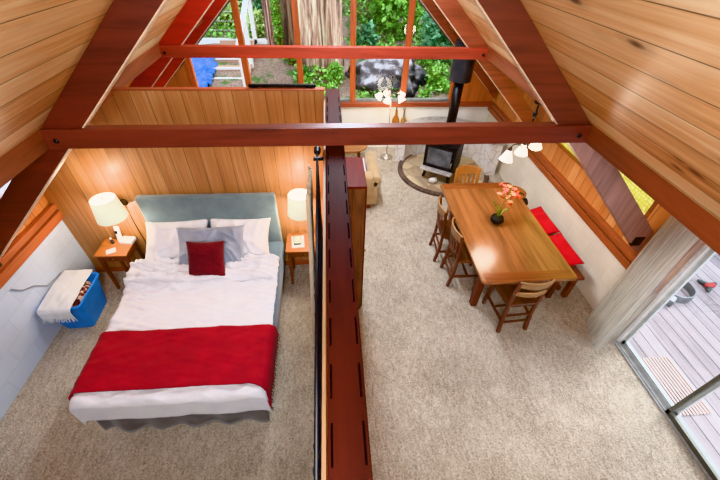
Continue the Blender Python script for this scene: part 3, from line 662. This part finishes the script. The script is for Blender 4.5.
s=thing('stone_heat_shield','whitewashed curved stone wall standing behind the stove','wall',HC)
def shield(r0,r1,z0,z1,b0,b1,n=40):
    vs=[]
    for k in range(n+1):
        a=math.radians(fr(b0,b1,k/n))
        for r,z in((r0,z0),(r1,z0),(r1,z1),(r0,z1)): vs.append(((r+.012*nz(a*6,z*4))*math.cos(a),(r+.012*nz(a*6,z*4))*math.sin(a),z))
    return G().add(vs,[(i*4+k,i*4+(k+1)%4,(i+1)*4+(k+1)%4,(i+1)*4+k) for i in range(n) for k in range(4)]+[(3,2,1,0),tuple(n*4+k for k in range(4))])
mk('stone_wall',shield(.80,.98,.0,.62,-8,152),M['stone'],s)
mk('stone_ledge',shield(.76,1.0,.62,.67,-10,154),plain('grey_ledge_stone',(186,180,172),.8,var=.15,bump=.3,bscale=20),s)
# stove local frame: front faces -Y, rotated -31 deg
st=thing('wood_stove','black cast-iron wood stove with glass door and tall flue','stove',(2.0,5.60,.03),math.radians(-33))
mk('body',G().box(-.28,.28,-.24,.26,.17,.68),M['iron'],st,bevel=.012)
mk('stove_top',G().box(-.295,.295,-.27,.275,.68,.71),M['black'],st,bevel=.008)
for sx in(-1,1):
    for sy in(-1,1): mk('leg',G().taper((sx*.21,sy*.2-.0,.18),(sx*.24,sy*.22,0),.06,.045),M['black'],st,bevel=.006)
dr=mk('door',G().box(-.265,.265,-.262,-.24,.25,.665),M['black'],st,bevel=.008)
mk('pane',G().box(-.215,.215,-.2655,-.261,.31,.62),plain('smoked_glass',(96,100,106),.12,var=.3,scale=5,coat=.5),dr)
mk('door_handle',G().tube([(.24,-.262,.42),(.24,-.30,.42),(.24,-.30,.34)],.009,8),M['steel'],dr,smooth=True)
mk('ash_lip',G().box(-.285,.285,-.36,-.235,.205,.235),plain('pale_ash_lip',(206,198,192),.4,metal=.2),st,bevel=.006)  # light metal lip, its whitish sheen put into the colour
mk('pipe_collar',G().lathe([(.10,.69),(.10,.71),(.085,.73)],(0,.10,0),24),M['black'],st,smooth=True)
mk('stove_pipe',G().lathe([(.078,.70),(.078,1.70)],(0,.10,0),28),M['black'],st,smooth=True)
sl=mk('pipe_sleeve',G().lathe([(.078,1.66),(.17,1.665),(.17,2.22),(.09,2.23)],(0,.10,0),32),M['iron'],st,smooth=False)
tag(mk('kindling_stone',G().ball((1.80,5.30,.085),.06,1.3,.9,.9,f=lambda d:1+.2*nz(d.x*2,d.y*2,d.z*2)),M['stone'],smooth=True),'pale rounded rock on the hearth in front of the stove','rock')
# dining table
M['table']=wood('honey_oak_table',(160,106,66),'Y',dark=.68,rough=.22,coat=.6,scale=.7)
M['tedge']=wood('table_border_oak',(146,86,52),'X',dark=.75,rough=.22,coat=.6)
M['tleg']=wood('brown_table_leg',(112,52,28),'Z',dark=.6)
t=thing('dining_table','long honey-oak dining table holding the orange orchid','table',(2.055,3.22,0))
w_,l_=.525,.955
def rect(hx,hy,c=.03): return [(hx-c,-hy+.035),(hx,-hy+c+.035),(hx,hy-c),(hx-c,hy),(-hx+c,hy),(-hx,hy-c),(-hx,-hy+c+.035),(-hx+c,-hy+.035)]
mk('tabletop',G().prism(rect(w_,l_),'Z',.715,.75),M['table'],t,bevel=.006)
for y0,y1 in((-l_+.038,-l_+.17),(l_-.14,l_-.003)): mk('table_border',G().box(-w_+.035,w_-.035,y0,y1,.745,.7515),M['tedge'],t)
for x0,x1 in((-w_+.003,-w_+.085),(w_-.085,w_-.003)): mk('table_border',G().box(x0,x1,-l_+.07,l_-.04,.745,.7508),M['table'],t)
mk('apron',G().box(-.44,.44,-.85,.85,.62,.715),M['tleg'],t)
for x in(-.36,.36):
    for y in(-.62,.62): mk('leg',G().taper((x,y,.70),(x,y,0),.085,.075),M['tleg'],t,bevel=.006)
# chairs
M['chair']=wood('brown_chair_wood',(104,58,38),'Z',dark=.6,rough=.4,coat=.1)
M['crest']=wood('pale_crest_rail',(176,136,96),'X',dark=.7,rough=.4,coat=.1)
M['seatw']=wood('chair_seat_wood',(112,68,42),'Y',dark=.65,rough=.35,coat=.2)
M['honey']=wood('honey_chair',(180,122,68),'Z',dark=.75,rough=.35,coat=.2)
def chair(name,label,style,loc,rz,mats,group=None):
    """faces +Y, back at -Y"""
    t=thing(name,label,'chair',loc,rz,group); fm,cm,sm=mats; W=.20
    def seat(u,v):
        x=fr(-.195,.195,u)*(.90+.10*v); y=fr(-.20,.22,v); return (x,y,.45-.012*math.sin(PI*u)*math.sin(PI*v))
    mk('seat',G().grid(seat,14,14),sm,t,smooth=True,solid=.03)
    for sx in(-.9,.9):
        mk('leg',G().taper((sx*.18,.17,.44),(sx*.20,.20,0),.042,.032),fm,t,bevel=.005)
        pts=[Vector((sx*.185,-.22,0)),Vector((sx*.18,-.185,.24)),Vector((sx*.178,-.18,.45)),Vector((sx*.183,-.19,.66)),Vector((sx*.19,-.215,.86))]
        gg=G()
        for a,b in zip(pts,pts[1:]): gg.taper(a,b,.036,.034)
        mk('back_post',gg,fm,t,bevel=.004)
    def rail(z0,z1,dep,th=.02):
        def fy(z): return -.18-.035*max(0,(z-.45)/.41)**1.5
        g=G(); n=14; vs=[]
        for k in range(n+1):
            u=-1+2*k/n; x=u*.182; b=-dep*(1-u*u); arch=.018*(1-u*u)
            for z,o in((z0,0),(z0,th),(z1+arch,th),(z1+arch,0)): vs.append((x,fy(z)+b-o+.01,z))
        return g.add(vs,[(i*4+k,i*4+(k+1)%4,(i+1)*4+(k+1)%4,(i+1)*4+k) for i in range(n) for k in range(4)]+[(3,2,1,0),tuple(n*4+k for k in range(4))])
    mk('crest_rail',rail(.765 if style=='slat' else .79,.875,.055),cm,t,bevel=.003)
    if style=='slat':
        mk('lower_rail',rail(.53,.565,.04),fm,t,bevel=.003)
        for k in range(5):
            x=-.12+.06*k; b=.05*(1-(x/.205)**2)
            mk('back_slat',G().taper((x,-.186-b*.8,.55),(x,-.206-b,.78),.034,.036,.012,.012),fm,t)
    else:
        mk('back_rail',rail(.65,.70,.05),cm,t,bevel=.003)
    for sx in(-1,1): mk('stretcher',G().taper((sx*.183,-.2,.20),(sx*.19,.185,.20),.022,.022),fm,t)
    for y,z in((0.0,.20),(-.19,.27),(-.2,.16)): mk('stretcher',G().taper((-.162,y,z),(.162,y,z),.020,.020),fm,t)
    return t
bm_=(M['chair'],M['crest'],M['seatw'])
chair('dining_chair','brown rail-back chair at the near short end of the table','rail',(2.02,2.41,0),math.radians(3),bm_)
c1=chair('dining_chair','brown slat-back chair on the long side of the table, nearer the viewer','slat',(1.67,3.07,0),math.radians(-90),(M['chair'],M['crest'],M['seatw']))
dup(c1,(1.61,3.52,0),math.radians(-93),'brown slat-back chair on the long side of the table, nearer the stove')
chair('dining_chair','honey-coloured slat-back chair at the stove end of the table','slat',(1.99,4.16,0),math.radians(180),(M['honey'],M['honey'],M['honey']))
# bench and red cushions
t=thing('bench','dark wooden bench along the cream block wall','bench',(2.80,3.24,0))
mk('seat',G().box(-.15,.17,-.66,.70,.385,.42),M['tleg'],t,bevel=.006)
for x in(-.10,.12):
    for y in(-.58,.6): mk('leg',G().box(x-.03,x+.03,y-.03,y+.03,0,.385),M['tleg'],t,bevel=.004)
mk('stretcher',G().box(-.02,.02,-.58,.58,.12,.17),M['tleg'],t)
M['redcush']=fabric('red_cushion',(206,14,26),var=.12,sheen=.1)
for y,lab in((3.00,'red cushion on the bench, the one nearer the glass door'),(3.58,'red cushion on the bench, the one nearer the stove')):
    o=mk('cushion',pillow(.29,.58,.10,y,wr=.004),M['redcush'],smooth=True); tag(o,lab,'cushion')
    o.matrix_basis=Matrix.Translation((2.845,y,.49))@Matrix.Rotation(-math.radians(20),4,'Y')
t=thing('stool','small wooden stool behind the table corner by the bench','stool',(2.68,4.14,0))
M['stoolw']=wood('stool_oak',(172,112,62),'X',dark=.65)
mk('seat',G().lathe([(.15,.57),(.17,.58),(.17,.605),(.155,.615),(.01,.61)],n=26),M['stoolw'],t)
for k in range(4):
    a=PI/4+k*PI/2; mk('leg',G().taper((.10*math.cos(a),.10*math.sin(a),.58),(.14*math.cos(a),.14*math.sin(a),0),.035,.03),M['tleg'],t)
tag(mk('shoulder_bag',G().ball((2.80,4.0,.50),.07,.7,.9,1.1,f=lambda d:1+.15*nz(d.x*3,d.y*3,d.z*3)).tube([(2.80,4.0,.56),(2.76,4.04,.63),(2.73,4.09,.625)],.008,6),M['blackplastic'],smooth=True),'small black bag hanging off the wooden stool','bag')
# orchid
t=thing('potted_orchid','orange-red orchid in a black pot on the dining table','plant',(2.03,3.28,.75))
mk('pot',G().lathe([(.045,0),(.07,.02),(.082,.055),(.072,.085),(.066,.085),(.072,.055),(.03,.03)],n=22,wob=lambda a,z:1+.05*math.sin(a*7)),M['black'],t,smooth=True)
mk('moss',G().lathe([(.068,.07),(.04,.088),(.0,.092)],n=14),plain('dark_moss',(52,48,30),.9,bump=.5),t,smooth=True)
M['leaf']=leafmat('orchid_leaf',(150,158,62)); M['stemg']=plain('green_stem',(110,120,50),.5)
def leaf(p0,p1,bend,w):
    p0,p1=Vector(p0),Vector(p1); sd=(p1-p0).cross(Vector((0,0,1))).normalized()
    def fn(u,v):
        c=p0.lerp(p1,u)+Vector((0,0,bend*math.sin(PI*u))); ww=w*(math.sin(PI*min(1,u*.93+.06))**.7); return c+sd*ww*(v-.5)+Vector((0,0,-.012*(1-(2*v-1)**2)))
    return G().grid(fn,14,4)
for p1,b,w in(((-.10,.06,.30),.03,.045),((-.02,.05,.26),.02,.03),((.06,-.04,.22),.05,.03),((.17,.09,.13),.05,.022)): mk('leaf',leaf((0,0,.085),p1,b,w),M['leaf'],t,smooth=True,solid=.002)
M['petal']=plain('orange_red_petal',(240,84,34),.5,var=.3,scale=30); M['petal2']=plain('pale_peach_petal',(252,178,120),.5,var=.2,scale=30)
random.seed(5)
for si,(tip) in enumerate(((.02,.06,.42),(.12,.12,.40))):
    tp=Vector(tip); mk('stem',G().tube([(0,0,.08),tp*.5+Vector((.02,0,.06)),tp,tp+Vector((.05,.02,.02))],.004,6),M['stemg'],t,smooth=True)
for k in range(22):
    c=Vector((.065+random.uniform(-.13,.13),.09+random.uniform(-.09,.11),.40+random.uniform(-.13,.08))); g=G(); rt=random.uniform(0,6); R0=(RZ(rt)@RX(random.uniform(-.9,.2)))
    for j in range(5):
        a=2*PI*j/5; g.ball(c+R0@Vector((.019*math.cos(a),.019*math.sin(a),0)),.018,1.15,.7,.25,8,5,R0@RZ(a))
    mk('blossom',g,M['petal'] if k%3 else M['petal2'],t,smooth=True)
# door curtain
def dc(u,v):
    z=fr(.02,2.16,v); k=1-.18*v; ph=u*13*2*PI
    a=Vector((2.90,1.88)); b=Vector((3.02,2.27)); p=a.lerp(b,u); d_=(b-a).normalized(); nn=Vector((-d_.y,d_.x)); fl=.034*math.sin(ph)*(.75+.5*(1-v))+.02*nz(u*4,v*2)
    q=p+nn*fl; return (q.x+.05*v,q.y+.02*(v)+.01*math.cos(ph),z)
M['doorcurt']=sheer('sheer_beige_curtain',(255,252,242),.40)
M['doorcurt2']=sheer('sheer_white_curtain',(255,255,255),.36)
t=thing('door_curtain','sheer beige curtain gathered beside the glass door','curtain',(2.98,2.06,0))
mk('curtain_panel',G().grid(dc,150,20),M['doorcurt'],t,world=True,smooth=True)
mk('curtain_lining',G().grid(lambda u,v:(3.10+.022*math.sin(u*30)+.01*v,fr(1.93,2.20,u),fr(.02,2.16,v)),90,16),M['doorcurt2'],t,world=True,smooth=True)
mk('rod',G().tube([(3.08,.35,2.19),(3.08,2.45,2.19)],.013,10),M['white'],t,world=True,smooth=True)

# ------------------------------------------------------------------ deck outside the door
M['deck']=planks('weathered_deck',[(120,108,110),(164,152,154),(190,180,180),(90,76,76)],.145,'X','Y',rough=.7,groove=.05,gdark=.25,knots=False)
struct('floor_deck',G().box(XR+.12,6.4,-2.5,3.35,-.16,-.06),M['deck'],'weathered grey-pink deck boards outside the glass door','deck')
struct('trim_7',G().box(XR+.12,6.4,3.35,3.40,-.2,.10).box(XR+.12,6.4,3.33,3.45,.10,.13),plain('blue_white_board',(206,222,232),.6),'pale blue-white curb board at the far edge of the deck','trim')
t=thing('slatted_doormat','pale slatted wooden mat just outside the glass door','mat',(3.53,1.47,-.06))
M['slat']=wood('pale_pink_slats',(206,184,176),'Y',dark=.85)
mk('mat_slats',G().add([],[]) if False else (lambda g:[g.box(-.20+.036*k,-.182+.036*k,-.31,.31,.008,.022) for k in range(11)] and g)(G()),M['slat'],t)
mk('mat_backing',G().box(-.195,.175,-.30,.30,0,.008),plain('dark_mat_backing',(96,72,70),.9),t)
t=thing('metal_ring','grey metal hoop standing on the deck','ring',(4.50,2.71,-.06),.25)
M['galv']=plain('grey_galvanised',(122,126,130),.45,metal=.3)
mk('hoop',G().lathe([(.20,0),(.215,0),(.215,.11),(.20,.11)],(0,0,0),36,caps=False),M['galv'],t,solid=.006)
mk('handle',G().tube([(-.21,0,.09),(-.30,-.03,.12),(-.36,-.08,.04),(-.38,-.1,.015)],.012,8),M['galv'],t,smooth=True)
t=thing('small_lantern','small grey square lantern on the deck beside the hoop','lantern',(4.27,2.52,-.06),.6)
mk('body',G().box(-.06,.06,-.06,.06,0,.10),M['galv'],t,bevel=.008)
mk('lens',G().box(-.045,.045,-.045,.045,.10,.115),M['phonewhite'],t,bevel=.005)
t=thing('plastic_toy','small red and dark green toy on the deck boards','toy',(5.05,2.74,-.06))
mk('body',G().ball((0,0,.04),.05,1.6,.8,.8),plain('toy_red',(176,52,50),.5),t,smooth=True)
for a in(.3,2.2,3.9): mk('wing',G().ball((.07*math.cos(a),.07*math.sin(a),.03),.05,1.5,.6,.5,R=RZ(a)),plain('toy_dark_green',(52,70,66),.5),t,smooth=True)

# ------------------------------------------------------------------ forest beyond the gable
def gz(x,y): return .35+max(0,y-7.6)*.26+max(0,y-11)*.35+.12*nz(x*.6,y*.6)+max(0,abs(x)-6)*.12
t=NT('forest_floor'); f1=t.noise(t.obj(),3.,5,.6); f2=t.noise(t.obj(),30.,4,.7)
t.set(Base_Color=t.mix(t.ramp(f1,[(.5,(0,0,0)),(.62,(255,255,255))]),t.ramp(f2,[(.3,(88,68,58)),(.6,(176,150,132))]),t.ramp(f2,[(.3,(30,54,20)),(.65,(104,140,62))])),Roughness=.95); t.bump(f2,.8,.05)
struct('ground',G().grid(lambda u,v:(fr(-22,22,u),fr(6.95,26,v),gz(fr(-22,22,u),fr(6.95,26,v))),60,50),t.m,'leaf-littered forest slope rising behind the house','ground',smooth=True)
struct('ground_side',G().grid(lambda u,v:(fr(3.35,30,u) if True else 0,fr(-20,6.9,v),-.9+max(0,fr(3.35,30,u)-8)*.3),20,20),t.m,'forest ground beyond the deck','ground')
def trunk(x,y,r,h,label,c,lean=(0,0),seed=0):
    b=gz(x,y)-.3
    def wob(a,z): return 1+.10*math.sin(a*7+seed)+.06*math.sin(a*13+seed*2+z*.4)+.05*nz(a*2,z*.6,seed)+.12*math.exp(-max(0,z)*1.6)
    g=G(); prof=[(r*(1-.35*k/20),h*k/20) for k in range(21)]; g.lathe(prof,(0,0,0),56,wob=wob)
    g.v=[(p[0]+lean[0]*p[2],p[1]+lean[1]*p[2],p[2]) for p in g.v]
    t=thing('redwood_tree',label,'tree',(x,y,b)); mk('trunk',g,bark('bark_%d'%seed,c),t,smooth=True)
    return t
trunk(-.22,9.4,.50,9,'huge grey-brown redwood trunk in the middle of the window',(206,166,142),seed=1)
trunk(-.98,10.2,.19,9,'mossy dark redwood trunk left of the huge one',(128,104,84),seed=2)
trunk(-1.50,10.4,.10,9,'slim pinkish-brown trunk just behind the white railing',(164,128,114),seed=3)
trunk(1.35,12.6,.22,9,'dark trunk half buried in leaves, beyond the covered heap',(92,66,48),seed=4)
trunk(3.0,13.4,.26,9,'brown trunk far back at the stove side of the window',(104,78,58),seed=5)
trunk(-5.6,15.,.6,11,'brown trunk far back above the blue tarp',(104,80,62),seed=6)
M['fol']=[leafmat('foliage_a',(122,176,72)),leafmat('foliage_b',(96,152,76)),leafmat('foliage_c',(168,198,112)),leafmat('foliage_d',(92,142,98))]
placed=[(-.22,9.4,.55),(-.98,10.2,.2),(-1.5,10.4,.12),(1.35,12.6,.35),(3.,13.4,.4),(-5.6,15.,.7),(1.32,8.9,1.0),(-2.4,8.4,.9),(-2.5,9.7,.9),(-3.2,9.,.7)]
def shrub(x,y,rx,ry,rz_,n,ls,m,label,zc=None,group=None):
    free=min([math.hypot(x-a,y-b)-c for a,b,c in placed]+[9])*.93
    if free<.16 and rx>.15: return None
    k=min(1,free/max(rx,ry)) if rx>.15 else 1; rx*=k; ry*=k; n=int(n*max(.35,k*k)); placed.append((x,y,max(rx,ry)))
    rnd=random.Random(int(x*100)+int(y*37)); base=gz(x,y) if zc is None else zc; g=G()
    for k in range(n):
        d=Vector((rnd.gauss(0,1),rnd.gauss(0,1),rnd.gauss(0,1))).normalized()*(rnd.random()**.45)
        p=Vector((d.x*rx,d.y*ry,max(.02,rz_*.9+d.z*rz_)))
        l=ls*rnd.uniform(.6,1.5); u=Vector((rnd.gauss(0,1),rnd.gauss(0,1),rnd.gauss(0,.7))).normalized(); w_=u.cross(Vector((rnd.gauss(0,1),rnd.gauss(0,1),rnd.gauss(0,1)))).normalized()*l*.32
        g.add([p,p+u*l*.5+w_,p+u*l,p+u*l*.5-w_],[(0,1,2,3)])
    t=thing('shrub',label,'shrub',(x,y,base),group=group); mk('foliage',g,m,t)
    gs=G()
    for k in range(5):
        a=k*1.26; gs.tube([(0,0,-.05),(rx*.3*math.cos(a),ry*.3*math.sin(a),rz_*.8),(rx*.55*math.cos(a),ry*.55*math.sin(a),rz_*1.4)],[.03,.02,.008],6)
    mk('stem',gs,M['nsleg'],t,smooth=True); return t
F=M['fol']
shrub(.12,8.72,.26,.26,.22,900,.08,F[0],'bright green shrub at the foot of the huge redwood')
shrub(-1.95,10.9,.4,.4,.25,800,.10,F[2],'light green fern-like shrub between the white railing and the mossy trunk')
shrub(-1.24,10.1,.12,.12,.75,1100,.06,F[0],'yellow-green ivy shrub climbing the mossy trunk')
shrub(-.95,9.5,.4,.35,.22,600,.10,F[0],'low green shrub seen over the black sound bar')
shrub(2.9,9.6,.9,.7,.75,2200,.13,F[3],'dense blue-green shrub right beside the stove pipe')
shrub(1.9,11.2,1.0,.8,1.0,2400,.15,F[0],'leafy green shrub rising behind the dark heap')
shrub(.9,12.2,.9,.8,.9,2000,.15,F[2],'pale green shrub behind the dark heap, nearest the window centre')
shrub(-3.7,11.3,.7,.7,.8,1700,.14,F[2],'pale green bush above the blue tarp')
shrub(-5.2,12.4,1.2,1.,1.1,2200,.18,F[0],'broad green bush beyond the outdoor steps')
shrub(2.8,13.6,1.3,1.1,1.6,2800,.2,F[1],'tall dark green bush far behind the stove pipe')
shrub(5.2,13.,1.6,1.4,1.9,2600,.22,F[2],'pale tall bush at the far corner of the big window')
shrub(8.2,3.6,1.2,1.6,1.4,1500,.25,F[0],'green bush beyond the deck and patterned window')
shrub(8.0,6.4,1.3,1.3,1.6,1500,.25,F[2],'pale bush outside the patterned window')
rnd_=random.Random(11)
for k in range(40):
    for _ in range(40):
        x_=rnd_.uniform(-4.2,4.6); y_=rnd_.uniform(9.2,14.5)
        if (x_+.27)**2+(y_-10.8)**2<1.3 or (abs(x_+2.4)<1.0 and y_<10.6) or (abs(x_-1.25)<1.3 and y_<9.9): continue
        break
    q=rnd_.uniform(.3,.55)
    shrub(x_,y_,q,q*.9,q*.8,700,.10+.02*(k%3),F[(k*7)%4],'green understory plant on the forest slope outside the big window',group='understory plants on the slope')
for k,(x_,y_,q) in enumerate(((-1.0,9.3,.26),(-.12,8.55,.24),(.45,9.3,.26),(-.62,8.75,.26),(2.55,8.6,.36),(2.2,9.6,.45),(2.95,8.9,.5),(3.3,9.8,.6),(-1.5,11.4,.4),(-1.1,10.9,.35),(-3.9,10.2,.5),(-4.6,9.4,.6),(3.9,8.6,.6),(1.0,10.8,.5),(1.9,10.4,.5))):
    shrub(x_,y_,q,q*.9,q*.75,900,.085+.015*(k%3),F[(k*3)%4],'small leafy plant on the ground just outside the big window',group='leafy plants below the big window')
def scatter(name,label,n,ls,mat,fn):
    rnd=random.Random(n); g=G()
    while len(g.f)<n:
        q=fn(rnd)
        if q is None: continue
        p=Vector(q); l=ls*rnd.uniform(.6,1.5); u=Vector((rnd.gauss(0,1),rnd.gauss(0,1),rnd.gauss(.2,.7))).normalized()
        w_=u.cross(Vector((rnd.gauss(0,1),rnd.gauss(0,1),rnd.gauss(0,1)))).normalized()*l*.34
        g.add([p,p+u*l*.5+w_,p+u*l,p+u*l*.5-w_],[(0,1,2,3)])
    return tag(mk(name,g,mat),label,'plants',None,'stuff')
def low(rnd):
    x=rnd.uniform(-6,6); y=8+8*rnd.random()**1.3
    if (x+.22)**2+(y-9.4)**2<.36 or (x-1.38)**2/1.2+(y-8.9)**2/.75<1: return None
    if -3.5<x<-.8 and y<10.4+.4*nz(x*2,3): return None
    if nz(x*1.3,y*1.3,5)<-.32: return None
    return (x,y,gz(x,y)+max(0,.22+.3*nz(x*1.1,y*1.1,2))*rnd.random())
def high(rnd):
    x=rnd.uniform(-11,11); y=rnd.uniform(14,20); h=4.*rnd.random()
    if nz(x*.7,y*.5+h,h*.8)<-.12: return None
    return (x,y,gz(x,y)+h)
scatter('undergrowth','low leafy undergrowth covering the slope behind the house',26000,.09,F[0],low)
scatter('foliage','hazy pale green foliage filling the woods far up the slope',19000,.26,F[2],high)
# covered heap
def heapf(d): return 1+.22*nz(d.x*2.2,d.y*2.2,d.z*2.2)+.10*nz(d.x*6,d.y*6,d.z*5)+.04*nz(d.x*15,d.y*15,d.z*12)
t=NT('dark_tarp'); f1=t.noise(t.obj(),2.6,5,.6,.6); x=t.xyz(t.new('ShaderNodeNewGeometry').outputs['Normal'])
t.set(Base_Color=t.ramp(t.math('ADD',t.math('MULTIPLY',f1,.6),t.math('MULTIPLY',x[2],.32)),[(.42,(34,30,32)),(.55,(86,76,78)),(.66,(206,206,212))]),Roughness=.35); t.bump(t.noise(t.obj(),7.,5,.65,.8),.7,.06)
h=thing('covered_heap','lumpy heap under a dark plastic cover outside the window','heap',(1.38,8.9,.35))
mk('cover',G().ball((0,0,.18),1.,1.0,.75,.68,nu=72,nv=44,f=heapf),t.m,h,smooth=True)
# tarp, steps, railing
M['tarp']=plain('blue_tarp',(36,122,236),.28,var=.25,scale=5,bump=1.,bscale=7)
def tarpf(u,v):
    x=fr(-3.62,-2.72,u); y=fr(8.0,10.2,v); return (x,y,.62+.30*v+.10*nz(x*4,y*4)+.12*abs(nz(x*6,y*5,3))+.10*math.sin(u*PI))
tag(mk('tarp',G().grid(tarpf,50,60),M['tarp'],smooth=True,solid=.01),'crumpled bright blue tarp beside the outdoor steps','tarp')
t=thing('outdoor_steps','wooden outdoor steps with white nosings beside the blue tarp','steps',(-2.35,8.2,.3))
M['stepb']=wood('step_board',(176,140,116),'X',dark=.8)
for k in range(6):
    tr=mk('tread',G().box(-.42,.42,k*.34,k*.34+.345,.06+k*.13,.15+k*.13),M['stepb'],t)
    mk('riser',G().box(-.42,.42,k*.34+.33,k*.34+.345,.15+k*.13,.25+k*.13),M['stepb'],tr)
    mk('nosing',G().box(-.42,.42,k*.34-.02,k*.34+.05,.12+k*.13,.155+k*.13),M['white'],tr)
mk('side_board',G().prism([(0,.0),(2.04,.78),(2.04,.93),(0,.15)],'X',.42,.46),M['stepb'],t)
t=thing('railing','white post and cable railing beside the outdoor steps','railing',(-1.9,8.4,.3))
for y,z in((.0,.0),(1.0,.38),(2.0,.76)): mk('post',G().box(-.05,.05,y-.05,y+.05,z-.1,z+1.15),M['white'],t,bevel=.006)
mk('handrail',G().taper((0,-.2,1.13),(0,2.3,2.05),.12,.12,.05,.05),M['white'],t)
for k in range(5): mk('cable',G().tube([(0,2.0,.9+.2*k),(-3.2,2.0,.9+.2*k)],.008,6).tube([(0,2.0,.9+.2*k),(2.0,2.0,.9+.2*k)] if False else [(0,2.0,.9+.2*k),(-.01,2.0,.9+.2*k)],.008,6),M['steel'],t,smooth=True)
mk('deck_edge',G().box(-3.2,.45,1.95,2.1,.74,.9),M['white'],t)

# ------------------------------------------------------------------ light
sc=bpy.context.scene
W=D.worlds.new('sky'); sc.world=W; W.use_nodes=True
W.node_tree.nodes['Background'].inputs[0].default_value=(.86,.93,1,1); W.node_tree.nodes['Background'].inputs[1].default_value=2.8
def area(name,loc,rot,sx,sy,e,col):
    L=D.lights.new(name,'AREA'); L.shape='RECTANGLE'; L.size=sx; L.size_y=sy; L.energy=e; L.color=col
    o=D.objects.new(name,L); C.objects.link(o); o.location=loc; o.rotation_euler=rot; return o
area('loft_ceiling_light',(-.25,-.8,3.85),(math.radians(18),0,0),.7,1.2,115,(.88,.95,1))  # added fill with no fixture, brightens rafter fronts and roof
area('ridge_light',(.25,4.3,3.75),(0,0,0),.25,2.0,120,(.88,.95,1))  # added fill from above, no real lamp at the ridge
L=D.lights.new('loft_lamp','POINT'); L.energy=115; L.color=(.88,.95,1); L.shadow_soft_size=.15; o=D.objects.new('loft_lamp',L); C.objects.link(o); o.location=(-.05,-1.8,3.25)  # unseen light added behind the camera to brighten the ceiling like bounced flash
S=D.lights.new('sun','SUN'); S.energy=3.0; S.angle=math.radians(25); S.color=(1,.97,.92); o=D.objects.new('sun',S); C.objects.link(o); o.rotation_euler=(math.radians(-20),math.radians(52),0)
sc.view_settings.view_transform='Khronos PBR Neutral'; sc.view_settings.look='None'; sc.view_settings.use_white_balance=True; sc.view_settings.white_balance_temperature=5900; sc.view_settings.white_balance_tint=10; sc.view_settings.exposure=.3; sc.view_settings.gamma=1.
sc.cycles.max_bounces=8; sc.cycles.transparent_max_bounces=12; sc.cycles.sample_clamp_indirect=6
